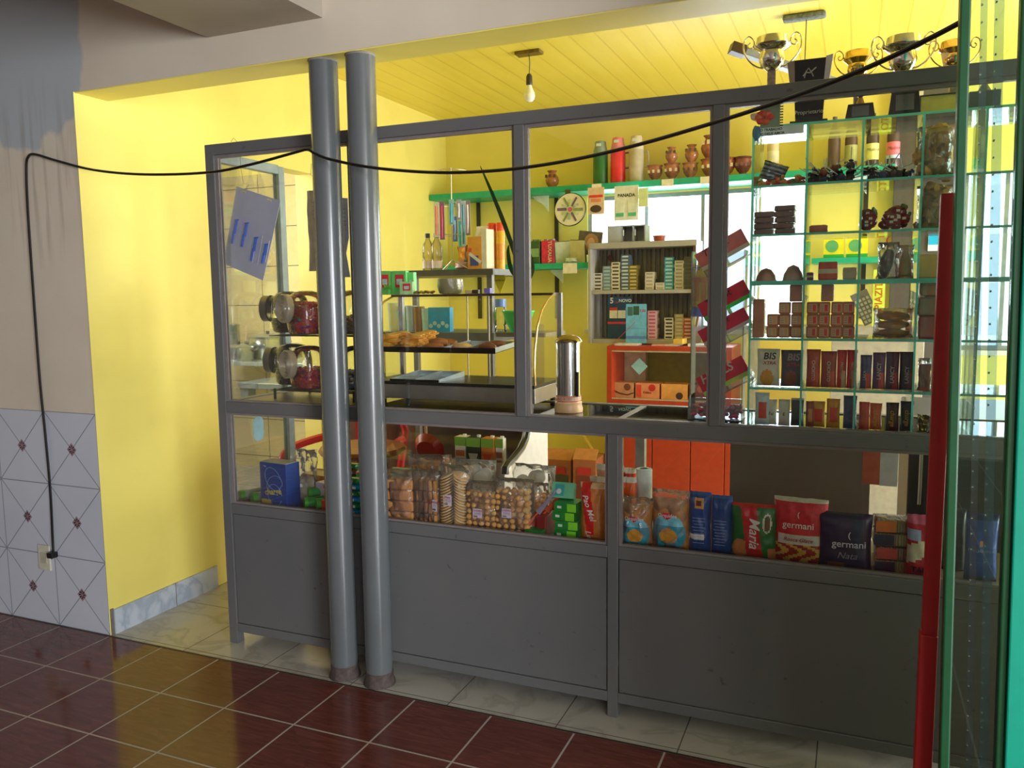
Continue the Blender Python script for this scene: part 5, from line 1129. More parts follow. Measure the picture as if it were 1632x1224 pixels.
# toothbrush carousel
x = PX(721, 400, 1.15); t = thing('toothbrush_stand', 'wire carousel hung with toothbrush packs on the rack top', 'toothbrush stand', (x, 1.15, 1.61)); o = MB()
o.tube([(0, 0, .02), (0, 0, .52)], .0035, 0, 6)
for a in (0, 2.1, 4.2): o.tube([(0, 0, .055), (.10*math.cos(a+.5), .08*math.sin(a+.5), 0)], .003, 0, 6)
for z, r in ((.18, .065), (.33, .055), (.50, .085)): o.tube([(r*math.cos(i*PI/8), r*math.sin(i*PI/8), z) for i in range(17)], .002, 0, 5)
o.build('wire_frame', M('#C9BFA8', .35, .5), t, True)
for k, (px, tp, bt, c, c2) in enumerate(((695, 322, 378, '#C9603A', '#D9D4C8'), (704, 322, 382, '#A82A44', '#7A4A7A'), (719, 318, 358, '#3AA0D0', '#9AD4EC'), (731, 318, 350, '#D9D9E0', '#8A8AA0'), (738, 320, 392, '#2A6A84', '#C9D4DC'), (745, 320, 375, '#C9BFC4', '#7A6A7A'), (725, 345, 385, '#7A8AA8', '#4A6A8A'), (734, 352, 394, '#3AA08A', '#6AC0C8'))):
    p = P(px, tp, 1.07+.012*k); q = P(px, bt, 1.07+.012*k); h = p.z-q.z; tt = thing('toothbrush_pack', ('orange and white', 'red and violet', 'bright blue', 'white and grey', 'dark teal', 'pale pink grey', 'slate blue', 'sea green')[k]+' toothbrush pack hanging on the wire carousel', 'toothbrush', (p.x, p.y, q.z), 0, 'toothbrush packs on the carousel')
    MB().box(-.013, .013, -.001, .001, 0, h).build('card', mats(c2), tt); MB().tube([(0, -.004, .01), (.002, -.005, h*.5), (0, -.004, h-.02)], .005, 0, 6).build('toothbrush', mats(c), tt, True)
# yellow printed box, spray cans, black items on the rack top
p = P(762, 395, 1.12); t = thing('pen_box', 'yellow display box of pens with a raised white card back', 'box', (p.x, 1.14, 1.61), -.15); MB().box(-.055, .03, -.03, .04, 0, .165).build('box', mats('#D9961E'), t); MB().box(-.04, .01, -.0312, -.030, .02, .07, 0).box(-.05, -.03, -.0312, -.03, .09, .11, 1).xf((-.01, -.031, .06), 0, .6).box(-.04, .045, -.001, 0, -.008, .008, 2).build('printed_picture', mats('#2A3A7A', '#B03A24', '#E0E0E4'), t)
MB().box(.03, .06, -.03, .04, 0, .20).build('side_flap', mats('#D9D2BC'), t); MB().xf((-.02, .03, .165), -.3).box(-.03, .04, 0, .003, 0, .06).build('raised_flap', mats('#CFC8B4'), t)
for k, px in enumerate((784, 797)):
    t_ = thing('spray_can', ('orange capped yellow spray can beside the pen box', 'orange capped yellow spray can nearer the steel post')[k], 'spray can', (PX(px, 390, 1.2), 1.2, 1.61), 0, 'spray cans on the rack'); MB().lathe([(0, 0), (.024, 0), (.024, .19), (.021, .20)], seg=20, mf=lambda j, k: 0).build('can', mats('#D9A01E'), t_, True); MB().lathe([(.0242, .05), (.0242, .13)], seg=20).build('label', mats('#D98A1E'), t_)
    MB().lathe([(.0235, .195), (.0235, .225), (.018, .236), (0, .236)], seg=20).build('cap', mats('#D9481E'), t_, True)
t = thing('dark_bottle', 'small dark bottle between the pen box and spray cans', 'bottle', (PX(774, 400, 1.25), 1.27, 1.61)); MB().lathe([(0, 0), (.014, 0), (.014, .08), (.008, .10), (.008, .13), (0, .13)], seg=14).build('body', mats('#2E2A1E'), t, True)
t = thing('sunglasses_bag', 'clear bag of mixed trinkets lying by the toothbrush stand foot', 'bag', (PX(738, 415, 1.2), 1.24, 1.61)); MB().blob((0, 0, .03), .06, .03, .028, 0, 14, 8, .5).blob((.02, -.01, .05), .03, .02, .015, 1, 10, 6, .5).build('trinkets', mats('#8A6A5A', '#2A2A2E'), t, True)
# middle level: cups, blue carton, bottle, green bowl
for k, (px, c, h) in enumerate(((628, '#8A9A90', .15), (645, '#5A9A4A', .13), (656, '#8A9AA0', .135), (668, '#7A5A3A', .13), (681, '#8AAAA0', .12))):
    t_ = thing('tall_cup', ('frosted grey', 'green', 'clear grey', 'brown', 'pale teal')[k]+' cup stack on the middle level of the steel rack', 'cup', (PX(px, 520, 1.1), 1.1, zr[1]), 0, 'cup stacks on the steel rack'); MB().lathe([(0, 0), (.026, 0), (.032, h), (.029, h), (.024, .005), (0, .005)], seg=20).build('cups', mats(c), t_, True)
t = thing('blue_carton', 'bright blue carton with round pictures on the middle rack level', 'box', (PX(699, 510, 1.08), 1.1, zr[1]), .1); MB().box(-.06, .06, -.02, .03, 0, .125).build('box', mats('#2A8AB8'), t, bevel=.001); o = MB()
for i in range(5): o.xf((-.045+.022*i, -.0205, .03+.014*(i % 2)), PI/2).cyl((0, 0, 0), .011, .0008, 0, 14)
o.build('round_pictures', mats('#A8C8C4'), t)
t = thing('water_bottle', 'clear ribbed bottle with a blue label on the middle rack level', 'bottle', (PX(795, 520, 1.08), 1.1, zr[1])); MB().lathe([(0, 0), (.03, .002), (.031, .03), (.028, .036), (.031, .045), (.028, .055), (.031, .065), (.031, .11), (.026, .13)], seg=20).build('body', JAR, t, True); MB().lathe([(.030, .125), (.030, .165)], seg=20).build('label', mats('#4A6AA8'), t)
t = thing('green_bowl', 'bright green plastic bowl on the middle rack level by the steel post', 'bowl', (PX(826, 520, 1.1)+.0, 1.1, zr[1]+.0)); MB().lathe([(0, 0), (.035, 0), (.062, .05), (.078, .10), (.082, .10), (.082, .106), (.074, .102), (.058, .05), (0, .006)], seg=28).build('bowl', mats('#1E9A4A'), t, True)
MB().xf(r0).box(-1.62, -1.36, 1.02, 1.3, zr[1]-.02, zr[1]).build('side_shelf', RM, bpy.data.objects['steel_rack'])
# red plastic chair, wooden table
t = thing('plastic_chair', 'red plastic chair with curved arms seen behind the end of the counter', 'chair', (-2.62, 1.12, 0), .0); RP = M('#B01E1A', .3, 0, .05)
MB().box(-.22, .22, -.21, .21, .42, .445).build('seat', RP, t, bevel=.01); o = MB()
o.tube([(-.23, .22, .44), (-.25, .28, .70), (-.2, .31, .80), (0, .33, .83), (.2, .31, .80), (.25, .28, .70), (.23, .22, .44)], .022, 0, 8).box(-.10, -.04, .29, .31, .45, .80).box(.04, .10, .29, .31, .45, .80).build('backrest', RP, t, True)
for sx in (-1, 1):
    MB().tube(catmull([(sx*.24, .26, .66), (sx*.27, .1, .655), (sx*.27, -.1, .64), (sx*.25, -.21, .58), (sx*.22, -.22, .42)], 4), .024, 0, 8).build('armrest', RP, t, True)
    for sy in (-1, 1): MB().tube([(sx*.20, sy*.19, .42), (sx*.24, sy*.23, 0)], .02, 0, 8).build('leg', RP, t, True)
t = thing('wooden_table', 'small round reddish wooden table glimpsed behind the rusk bags', 'table', (-2.21, .71, 0)); WD = M('#8A4A26', .35, 0, .35, scale=7)
MB().lathe([(0, .72), (.205, .72), (.215, .735), (.205, .75), (0, .75)], seg=40).build('tabletop', WD, t, True)
for a in range(4): MB().tube([(.1*math.cos(a*PI/2+.4), .1*math.sin(a*PI/2+.4), .72), (.16*math.cos(a*PI/2+.4), .16*math.sin(a*PI/2+.4), 0)], .018, 0, 8).build('leg', WD, t, True)
t = thing('red_bowl', 'red plastic bowl standing on edge on the chilled case shelf', 'bowl', (PX(677, 722, .72), .74, .745), rx=-1.2); MB().lathe([(0, 0), (.05, 0), (.075, .03), (.078, .03), (.052, -.004), (0, -.004)], seg=28).build('bowl', M('#A81A1E', .3), t, True)
t = thing('wooden_screen', 'dark wooden panel standing behind the red chair', 'wooden panel', (-2.62, 1.53, 0), 0); MB().box(-.33, .30, 0, .03, 0, .98).build('panel', M('#6A4A34', .5, 0, .35, scale=6), t)
# broom handle, cardboard boxes on the floor
t = thing('broom', 'pale broom handle leaning against the yellow wall above the cardboard boxes', 'broom', (-1.50, 2.85, 0)); p1 = P(926, 685, 2.95)-Vector((-1.50, 2.85, 0)); p2 = P(951, 728, 2.7)-Vector((-1.50, 2.85, 0))
MB().tube([p2+(p2-p1)*.0, p1, p1+(p1-p2)*.5], .011, 0, 8).build('handle', mats('#B09A5A'), t, True); MB().tube([p2-(p1-p2)*.05, p2+Vector((.0, 0, -.28))], .025, 0, 8).build('brush', mats('#8A8A5A'), t, True)
for k, (l, r, tp, y, lb) in enumerate(((866, 910, 728, 2.55, 'cardboard box of dark bottles beside the white case panel'), (912, 948, 728, 2.5, 'open cardboard box beside the broom'))):
    x = PX((l+r)/2, 760, y); w = PX(r, 760, y)-PX(l, 760, y); t = thing('cardboard_box', lb, 'cardboard box', (x, y+.12, 0), .05*k, group='cardboard boxes on the shop floor'); h = PZ((l+r)/2, tp, y)-.02
    MB().box(-w/2, w/2, -.12, .14, 0, h).build('box', mats('#7A4A2E'), t, bevel=.003); MB().box(-w*.36, w*.40, -.124, -.12, h*.2, h*.7).build('printed_panel', mats('#3A3A2A' if k == 0 else '#5A2A1E'), t); MB().xf((0, -.12, h), -.9).box(-w/2, w/2, 0, .004, 0, .10).build('flap', mats('#8A5A36'), t)
    MB().box(-w*.3, w*.3, -.126, -.124, h*.72, h*.86).build('red_print', mats('#8A2420'), t)
# stacked crate shapes beyond, dark cooler and grey panels at the door end
p = P(1022, 720, .43)
MB().xf(off).box(p.x-.018, p.x+.018, .405, .44, 0, 1.02).build('post', M('#8A8C86', .35), CT)
MB().xf(off).box(PX(1165, 720, .425), PX(1388, 720, .425), .405, .413, .60, 1.02).build('sliding_back_panel', M('#857A6E', .5, var=.05, scale=4), CT)
t = thing('paper_or_light_strip', 'tall white strip painted for light through a gap at the showcase end', 'painted light strip', (PX(1417, 740, .40), .40, PZ(1417, 775, .40))); MB().box(-.028, .028, 0, .001, 0, .17).build('paper', mats('#E4EEF4'), t)  # white strip added in place of bright light through a gap
t = thing('salmon_card', 'salmon coloured card beside the white light strip', 'card', (PX(1388, 760, .402), .402, PZ(1388, 772, .402))); MB().box(-.028, .028, 0, .001, 0, .15).build('card', mats('#A0523A'), t)
t = thing('refrigerator', 'black upright refrigerator with a slim handle at the dark end of the shop', 'refrigerator', (.62, .95, 0)); MB().box(-.42, .38, -.3, .32, .02, 1.02).build('body', mats('#17151A'), t, bevel=.006); MB().tube([(-.38, -.32, .70), (-.38, -.33, .75), (-.38, -.33, .95)], .006, 0, 6).build('handle', mats('#6A6A6A'), t, True)
GAIN[0] = 1.6
# ---------------------------------------------------------------- window wall: shelves, goods, cigarette rack, orange cabinet
SZ = 2.243; SY = 2.90
t = thing('wall_shelf', 'long turquoise painted shelf high on the window wall', 'shelf', (-1.4, 3.05, 2.2)); s0 = Vector((1.4, -3.05, -2.2))
MB().xf(s0).box(LX+.006, .20, SY, 3.198, SZ-.043, SZ).build('board', TEAL, t, bevel=.002)
for px in (620, 763, 887, 1378):
    x = PX(px, 380, 3.19)
    if px > 700: MB().xf(s0).box(x-.014, x+.014, 3.184, 3.1995, 1.30, SZ-.045).build('wall_track', M('#22201E', .4), t)
    MB().xf(s0).prism([(x-.0, SZ-.045), (x-.0, SZ-.16), (x-.03, SZ-.12), (x-.05, SZ-.10), (x-.09, SZ-.08), (x-.13, SZ-.045)], 3.02, 3.024).build('bracket', mats('#D9E4E0'), t)
for px, w in ((951, .07), (1064, .08), (1127, .09)): MB().xf(s0).box(PX(px, 295, SY)-w/2, PX(px, 295, SY)+w/2, SY-.003, SY-.001, SZ-.047, SZ-.002).build('paper_tape', mats('#D9D2B8'), t)
t = thing('wall_shelf', 'shorter turquoise shelf under the long one, beside the cigarette rack', 'shelf', (-2.3, 3.05, 1.66)); s0 = Vector((2.3, -3.05, -1.66)); S2 = 1.705
MB().xf(s0).box(LX+.006, -1.74, SY, 3.198, S2-.04, S2).build('board', TEAL, t, bevel=.002)
MB().xf(s0).box(PX(908, 424, SY)-.05, PX(908, 424, SY)+.055, SY-.003, SY-.001, S2-.075, S2-.003).build('paper_tag', mats('#D9D2C0'), t)
x = PX(888, 430, SY); MB().xf(s0).prism([(x, S2-.045), (x, S2-.14), (x-.03, S2-.11), (x-.09, S2-.06), (x-.1, S2-.045)], 3.02, 3.024).build('bracket', mats('#D9E4E0'), t)
t = thing('wall_shelf', 'short turquoise shelf behind the glass cabinet by the dark door', 'shelf', (0, 3.05, 1.66)); s0 = Vector((0, -3.05, -1.66))
MB().xf(s0).box(-.26, .20, SY, 3.198, 1.655, 1.69).build('board', TEAL, t, bevel=.002)
# flasks
for k, (px, c, cc, hgt, hd, lb) in enumerate(((957, '#1F5A2E', '#6A7A6A', .30, 0, 'dark green vacuum flask with a grey cap on the long shelf'), (985, '#B82028', '#B86A6E', .315, 1, 'red vacuum flask with a side handle on the long shelf'), (1014, '#9A9080', '#A89E8E', .315, 1, 'beige vacuum flask with a side handle on the long shelf'))):
    x = PX(px, 260, 3.0); t = thing('vacuum_flask', lb, 'flask', (x, 3.0, SZ), 0, 'vacuum flasks on the long shelf')
    MB().lathe([(0, 0), (.050, 0), (.052, .01), (.052, hgt*.70), (.050, hgt*.71)], seg=28).build('body', mats(c), t, True); MB().lathe([(.050, hgt*.71), (.050, hgt*.78), (.040, hgt*.90), (.040, hgt*.97), (.036, hgt), (0, hgt)], seg=28).build('cap', mats(cc), t, True)
    MB().box(-.018, .016, -.043, -.040, hgt*.88, hgt*.94).build('white_label', mats('#D9E0E4'), t)
    if hd: MB().tube(catmull([(.048, 0, hgt*.66), (.078, 0, hgt*.66), (.084, 0, hgt*.58), (.084, 0, hgt*.40), (.074, 0, hgt*.34), (.050, 0, hgt*.34)], 4), .006, 0, 8).build('handle', mats('#6A1A1E' if k == 1 else '#8A8070'), t, True)
# clay pots
CLAY = [M(x, .22, 0, .45, scale=22, coat=.5) for x in ('#B0704A', '#A8623E', '#9A5434', '#7A3A3A')]
POT = [(0, 0), (.030, 0), (.022, .008), (.018, .016), (.030, .028), (.042, .050), (.044, .068), (.040, .085), (.048, .096), (.044, .097), (.036, .085), (0, .05)]
VAS = [(0, 0), (.024, 0), (.020, .006), (.036, .030), (.040, .048), (.034, .068), (.022, .082), (.020, .090), (.030, .102), (.026, .103), (.017, .090), (0, .06)]


def pot(px, z, prof, s, label, m=0, nm='clay_pot', dy=0):
    x = PX(px, 270, 3.02); t_ = thing(nm, label, 'clay pot', (x, 3.02+dy, z), 0, 'glazed clay pots on the long shelf'); MB().lathe([(r*s, zz*s) for r, zz in prof], seg=28).build('body', CLAY[m], t_, True)
    o_ = MB()
    for i in range(3): a = -PI/2+(i-1)*.7; rr = prof[6][0]*s*1.02 if prof is POT else prof[4][0]*s*1.0; o_.cb((rr*math.cos(a), rr*math.sin(a), prof[6][1]*s*.85), (.014*s, .004, .018*s), 0)
    o_.build('painted_motif', mats(('#4A3A34', '#D9CFC0', '#C9B8A0', '#6A4A4A')[m]), t_, bevel=.001); return t_


pot(880, SZ, VAS, 1.25, 'glazed clay vase standing alone on the long shelf', 0, 'clay_vase')
pot(1044, SZ, POT, 1.15, 'glazed clay pot beside the beige flask', 1); pot(1071, SZ, POT, 1.2, 'glazed clay pot carrying a small vase', 1); pot(1070, SZ+.117, VAS, 1.05, 'small clay vase with a white mark, standing on the second pot', 0, 'clay_vase')
pot(1100, SZ, POT, 1.15, 'glazed clay pot under the wavy rimmed vase', 0); pot(1102, SZ+.112, VAS, 1.15, 'wavy rimmed clay vase standing on a pot', 0, 'clay_vase')
pot(1131, SZ, POT, 1.3, 'tall clay pot with a dark figure behind the steel post', 1); pot(1131, SZ+.127, VAS, 1.5, 'dark glazed clay vase on top of the tall pot by the post', 2, 'clay_vase')
pot(1158, SZ, POT, 1.3, 'clay pot just past the steel post', 2); pot(1184, SZ, POT, 1.28, 'dark maroon clay pot at the glass cabinet edge', 3)
# wine and soft drink bottles on the shelf behind the cabinet
WB_ = [(0, 0), (.036, 0), (.038, .01), (.038, .19), (.034, .215), (.018, .255), (.014, .28), (.014, .335), (0, .335)]
for k, (px, c, lc, lc2, tx, lb) in enumerate(((1232, '#B8A88A', '#D9D4BC', '#B03040', '', 'clear bottle with a white and red label behind the lollipop cell divider'), (1329, '#4A3A3A', '#4A3A3A', '#4A3A3A', '', 'plain dark wine bottle nearest the second cabinet divider'), (1356, '#4A3A36', '#8A8A5A', '#8A8A5A', '', 'dark wine bottle with an olive label'), (1390, '#3E3434', '#D9D88A', '#8A8A4A', 'Molina', 'dark wine bottle with a pale yellow label'), (1423, '#3A2E30', '#B85A6A', '#A8C4E0', 'Molina', 'dark wine bottle with a pink label and blue edge'))):
    x = PX(px, 250, 3.05); t = thing('wine_bottle' if k else 'drink_bottle', lb, 'bottle', (x, 3.05, SZ), 0, 'bottles on the long shelf'); MB().lathe(WB_, seg=24).build('body', [M(gain(c), .12)], t, True)
    if k != 1:
        MB().lathe([(.0385, .05), (.0385, .15)], seg=24).build('label', mats(lc), t, True)
        if tx: lname(t, tx, .026, '#3A3A2A', (0, -.0395, .11), shear=.3)
        if k in (0, 4): MB().lathe([(.0388, .05), (.0388, .07)], seg=24).build('label_band', mats(lc2), t, True)
slab('trim_8', .205, .565, 3.12, 3.20, 0, 2.72, M('#4A4642', .5, var=.1)); slab('light_gap_strip', .325, .35, 3.115, 3.12, 0, 2.70, M('#B8B89A', .4))  # second slab is a pale strip painted for the door's light gap
# plate, packets hanging from the shelf edge, framed picture, open book, soft drink packs
p = P(909, 334, 2.88); t = thing('decorative_plate', 'round plate with a black rim and leafy star motif hanging from the long shelf', 'plate', p, rx=PI/2-.08)
MB().lathe([(.112, -.004), (.118, .002), (.112, .008)], seg=48).build('rim', mats('#1E201A'), t, True); MB().lathe([(0, .004), (.112, .007)], seg=48).build('face', mats('#C9C4B4', var=.06), t, True); o = MB()
for i in range(12):
    a = i*PI/6; r0_, r1_ = .025, .095 if i % 2 == 0 else .07; o.xf((0, 0, .0078), 0, 0, a).box(r0_, r1_, -.007-.006*(i % 3 == 0), .007, 0, .001, i % 4)
o.build('leaf_motif', mats('#6A7A5A', '#8A9A8A', '#5A4A6A', '#9AA87A'), t); MB().lathe([(0, .009), (.016, .009)], seg=16).build('centre_motif', mats('#A84A6A'), t); MB().xf((0, .09, 0)).box(-.04, -.0, .0, .05, 0, .004).build('label_tag', mats('#3A3A2A'), t)
for k, (l, r, tp, bt, c, c2, tx, lb) in enumerate(((937, 963, 298, 342, '#B8A08A', '#B8302A', '', 'hanging packet with a red banner and dark picture beside the plate'), (980, 1018, 295, 352, '#E4E4DC', '#2A2A24', 'PANADA', 'pale hanging display card with a black name in front of the window'), (1019, 1034, 300, 330, '#C9D4A0', '#8AA03A', '', 'small yellow green card hanging at the window frame'))):
    a = P(l, bt, 2.86); b = P(r, tp, 2.86); w, h = b.x-a.x, b.z-a.z; t = thing('hanging_packet', lb, 'packet', (a.x+w/2, 2.86-.01*k, a.z), 0, 'packets hung on the long shelf'); MB().box(-w/2, w/2, -.002, .002, 0, h).build('card', mats(c), t)
    if k == 0: MB().box(-w*.42, w*.42, -.003, -.002, h*.62, h*.72, 0).box(-w*.3, w*.3, -.003, -.002, h*.45, h*.58, 2).blob((.0, -.004, h*.2), w*.35, .003, h*.14, 1, 12, 6).build('printed_picture', mats('#B8302A', '#3A2E2E', '#C97A5A'), t)
    if k == 1:
        lname(t, tx, .030, '#2A2A24', (.0, -.003, h*.72), bold=.03)
        for sx in (-1, 1): MB().box(sx*w*.26-.032, sx*w*.26+.028, -.004, -.002, .02, .13, 0).box(sx*w*.26-.030, sx*w*.26+.026, -.0048, -.004, .025, .05, 1).build('small_box_print', mats('#D9DED4', '#4A9A7A'), t)
p = P(921, 400, 3.08); t = thing('picture_frame', 'tilted brown picture with an oval face beside the cigarette rack', 'picture', (PX(938, 390, 3.1), 3.1, S2+.06), 0, ry=.12); MB().box(-.09, .09, -.004, .004, 0, .17).build('panel', mats('#5A4A3A', var=.3), t, bevel=.002); MB().blob((.01, -.005, .09), .055, .004, .065, 0, 20, 8).blob((.01, -.008, .08), .03, .004, .045, 1, 16, 8).build('oval_portrait', mats('#9A6A3E', '#C9946A'), t, True)
x = PX(909, 400, 2.97); t = thing('open_book', 'open book with blank greenish pages standing on the lower turquoise shelf', 'book', (x, 2.99, S2+.001), rx=.15)
MB().xf((0, 0, 0), 0, 0, .35).box(-.11, 0, -.006, 0, 0, .155).build('page_block', mats('#9AA08A'), t); MB().xf((0, 0, 0), 0, 0, -.30).box(0, .125, -.006, 0, 0, .16).build('page_block', mats('#A8A488'), t); MB().xf((0, .002, 0), 0, 0, .35).box(-.115, 0, 0, .004, 0, .16).xf((0, .002, 0), 0, 0, -.3).box(0, .13, 0, .004, 0, .165).build('cover', mats('#5A4A34'), t)
p = P(903, 415, 2.93); t = thing('plastic_bag', 'small crumpled plastic bag at the foot of the open book', 'bag', (x+.02, 2.93, S2)); MB().bag(.09, .035, .03, None, 8, 6, wr=.012).build('bag', mats('#B8C0BC'), t, True)
for k, (l, r, c, c2, tx, lb) in enumerate(((838, 846, '#3A1A1E', '#3A1A1E', '', 'dark red shrink wrapped drink pack behind the steel post'), (846, 862, '#2A4A26', '#3A6A34', '', 'green shrink wrapped drink pack on the lower shelf'), (864, 885, '#B81E4A', '#D9D0D4', 'TUXAUA', 'crimson shrink wrapped drink pack with sideways white letters'))):
    x = PX((l+r)/2, 400, 2.98); w = PX(r, 400, 2.98)-PX(l, 400, 2.98); t = thing('drink_pack', lb, 'drink pack', (x, 3.0, S2+.001), 0, 'drink packs on the lower shelf'); MB().box(-w/2, w/2, -.04, .05, 0, .165).build('pack', mats(c, var=.3, rough=.2), t, bevel=.006)
    o = MB()
    for i in range(2): o.cyl((-w*.22+i*w*.44, 0, .165), w*.2, .012, 0, 12)
    o.build('can_tops', mats('#4A6A3A' if k == 1 else '#7A7A7A'), t)
    if tx: lname(t, tx, .038, '#E4DCE0', (w*.15, -.0415, .085), ang=PI/2, bold=.02)
    elif k == 1: MB().box(-w*.4, w*.4, -.0412, -.0404, .05, .11).build('printed_band', mats('#6A8A5A'), t)
# cigarette rack
ax, bx = -1.735, PX(1111, 500, 2.95); zt_, zb_ = 1.815, 1.135; zm = PZ(1030, 462, 2.9)
t = thing('cigarette_rack', 'grey wall rack with ribbed back holding small carton stacks', 'rack', ((ax+bx)/2, 3.0, 1.135)); s0 = Vector((-(ax+bx)/2, -3.0, -1.135)); GR = M('#A8A4A0', .35, var=.05)
MB().xf(s0).box(ax, bx, 2.90, 3.12, zt_-.02, zt_+.02).build('top_panel', GR, t, bevel=.002); MB().xf(s0).box(ax, ax+.02, 2.88, 3.12, zb_, zt_-.02).build('side_panel', GR, t, bevel=.002); MB().xf(s0).box(bx-.02, bx, 2.88, 3.12, zb_, zt_-.02).build('side_panel', mats('#4A3024'), t)
MB().xf(s0).box(ax+.02, bx-.02, 2.90, 3.12, zb_, zb_+.03).build('bottom_panel', GR, t, bevel=.002); MB().xf(s0).box(ax+.02, bx-.02, 2.89, 3.12, zm-.025, zm).build('shelf', GR, t, bevel=.002)
o = MB().xf(s0)
for i in range(22): a = ax+.02+i*(bx-ax-.04)/22; o.box(a, a+(bx-ax-.04)/22*.55, 3.10, 3.115, zb_+.03, zt_-.02, i % 2)
o.box(ax+.02, bx-.02, 3.115, 3.12, zb_+.03, zt_-.02, 0); o.build('ribbed_back', mats('#6E6A66', '#5E5A56', var=.05), t)
MB().xf(s0+Vector((ax+.10, 3.095, 1.74)), PI/2).lathe([(0, 0), (.020, 0), (.020, .004), (0, .004)], seg=20).build('round_badge', mats('#5A2A2A'), t)
PACK = {}


def packs(px, n, zbase, c, c2, who, y=2.96, w=.062, hh=.0245, ry=0):
    x = PX(px, 440 if zbase > 1.4 else 530, y)
    for j in range(n):
        t_ = thing('cigarette_pack', f'{who}, {ORD[j]} up', 'cigarette pack', (x+.0015*math.sin(j*2.7+px), y, zbase+.001+j*hh), .05*math.sin(j*1.9+px), 'cigarette packs in the grey rack')
        k = (c, c2, w, hh)
        if k not in PACK:
            a = MB().box(-w/2, w/2, -.0, .088, 0, hh-.0012).build('box', mats(c), t_, bevel=.001); b = MB().box(-w*.36, w*.36, -.0008, 0, hh*.25, hh*.7).build('brand_panel', mats(c2), t_); PACK[k] = (a.data, b.data)
        else:
            for nm, me in zip(('box', 'brand_panel'), PACK[k]): a = bpy.data.objects.new(nm, me); COL.objects.link(a); a.parent = t_


for a in ((953, 5, zm, '#C9C4BC', '#3A3434', 'white carton with a black mark at the open end of the rack'), (967, 7, zm, '#6A7A84', '#8AA0A8', 'slate blue carton beside the white ones'), (981, 8, zm, '#C9C0B0', '#3A3A34', 'white and black carton in the tall upper column'), (996, 10, zm, '#4A5A6A', '#A8B4C4', 'dark blue carton in the tallest upper column'),
          (1009, 7, zm, '#6A6034', '#A89A5A', 'olive carton beside the dark blue column'), (1035, 5, zm, '#B8B0A8', '#8A8484', 'pale grey carton standing alone mid shelf'), (1052, 2, zm, '#C9C4C0', '#9A949A', 'white carton in the low pair'), (1066, 9, zm, '#3A8AB0', '#B8D4E0', 'sky blue carton in the bright column'), (1082, 8, zm, '#C4C0C4', '#8A8490', 'white lilac carton beside the sky blue column'),
          (1097, 9, zm, '#5A5A50', '#4A4A44', 'dark grey carton at the dark end of the upper shelf'), (1039, 8, zb_+.03, '#C9A8B0', '#B04A6A', 'pink and white carton beside the blue poster'), (1066, 6, zb_+.03, '#B8B4B0', '#2A2A2E', 'white carton with a black panel on the lower shelf'), (1082, 7, zb_+.03, '#9A9080', '#B0A898', 'beige carton on the lower shelf'), (1096, 6, zb_+.03, '#A84A3A', '#D9C4BC', 'red and white carton at the end of the lower shelf')):
    packs(*a)
t = thing('price_poster', 'dark blue cigarette price poster leaning in the lower part of the rack', 'poster', (PX(987, 510, 2.93), 2.93, zb_+.035)); MB().box(-.085, .085, 0, .003, 0, .29).build('poster', mats('#1E3A5A'), t); MB().box(-.085, .085, -.001, 0, .10, .115).build('red_line', mats('#B0303A'), t); lname(t, '5', .055, '#E0DCE4', (-.055, -.001, .262), bold=.02); lname(t, '5,00', .018, '#C94A5A', (-.02, -.001, .25)); lname(t, 'NOVO', .030, '#DCE4EC', (.042, -.001, .262), bold=.02)
for k in range(2): MB().box(-.07+.06*k, -.015+.06*k, -.003, 0, .14, .215, 0).box(-.07+.06*k, -.015+.06*k, -.0035, -.003, .195, .215, 1).build('pack_picture', mats('#C9C9CC', '#A82A34' if k == 0 else '#2A3A6A'), t)
t = thing('price_poster', 'pale blue sea coloured price poster standing before the dark blue one', 'poster', (PX(1014, 500, 2.86), 2.86, 1.14)); MB().box(-.072, .072, 0, .003, 0, .27).build('poster', mats('#5E9AC4', var=.2), t); MB().box(-.06, -.025, -.001, 0, .19, .25, 0).box(-.02, .02, -.001, 0, .195, .255, 1).box(-.07, .07, -.001, 0, .10, .103, 2).box(-.07, .07, -.001, 0, .03, .05, 2).build('printed_picture', mats('#3A5A5A', '#2A4A3A', '#4A6AA8'), t); lname(t, '7,50', .026, '#B03A5A', (.045, -.001, .222), bold=.02)
# little drawer unit and terracotta dish on the rack, standing before the window
t = thing('drawer_unit', 'grey desk organiser with two dark openings on top of the cigarette rack', 'organiser', (PX(1004, 375, 2.98), 3.0, zt_+.021)); w = .30
MB().box(-w/2, -w/2+.095, -.06, .06, 0, .115).build('drawer_block', mats('#8A8C96'), t, bevel=.002); o = MB()
for x in (-w/2+.095, -w/2+.178, w/2-.04): o.box(x, x+.008, -.06, .06, 0, .115)
o.box(-w/2+.095, w/2-.032, -.06, .06, .109, .115).box(-w/2+.095, w/2-.032, -.06, .06, 0, .006).box(-w/2+.095, w/2-.032, .05, .06, 0, .115).build('open_frame', mats('#7A7C84'), t); MB().prism([(w/2-.032, 0), (w/2+.0, 0), (w/2+.0, .105), (w/2-.032, .115)], -.06, .06).build('end_block', mats('#A8BCC4'), t)
for k in range(2): MB().box(-w/2+.112+.083*k, -w/2+.118+.083*k, -.063, -.060, .045, .085).build('handle', mats('#C9C9CC'), t)
t = thing('terracotta_dish', 'small terracotta dish at the end of the cigarette rack top', 'dish', (PX(1051, 380, 2.98), 2.98, zt_+.021)); MB().lathe([(0, 0), (.036, 0), (.042, .03), (.046, .032), (.046, .038), (.040, .036), (0, .01)], seg=24).build('dish', mats('#8A3E2A'), t, True)
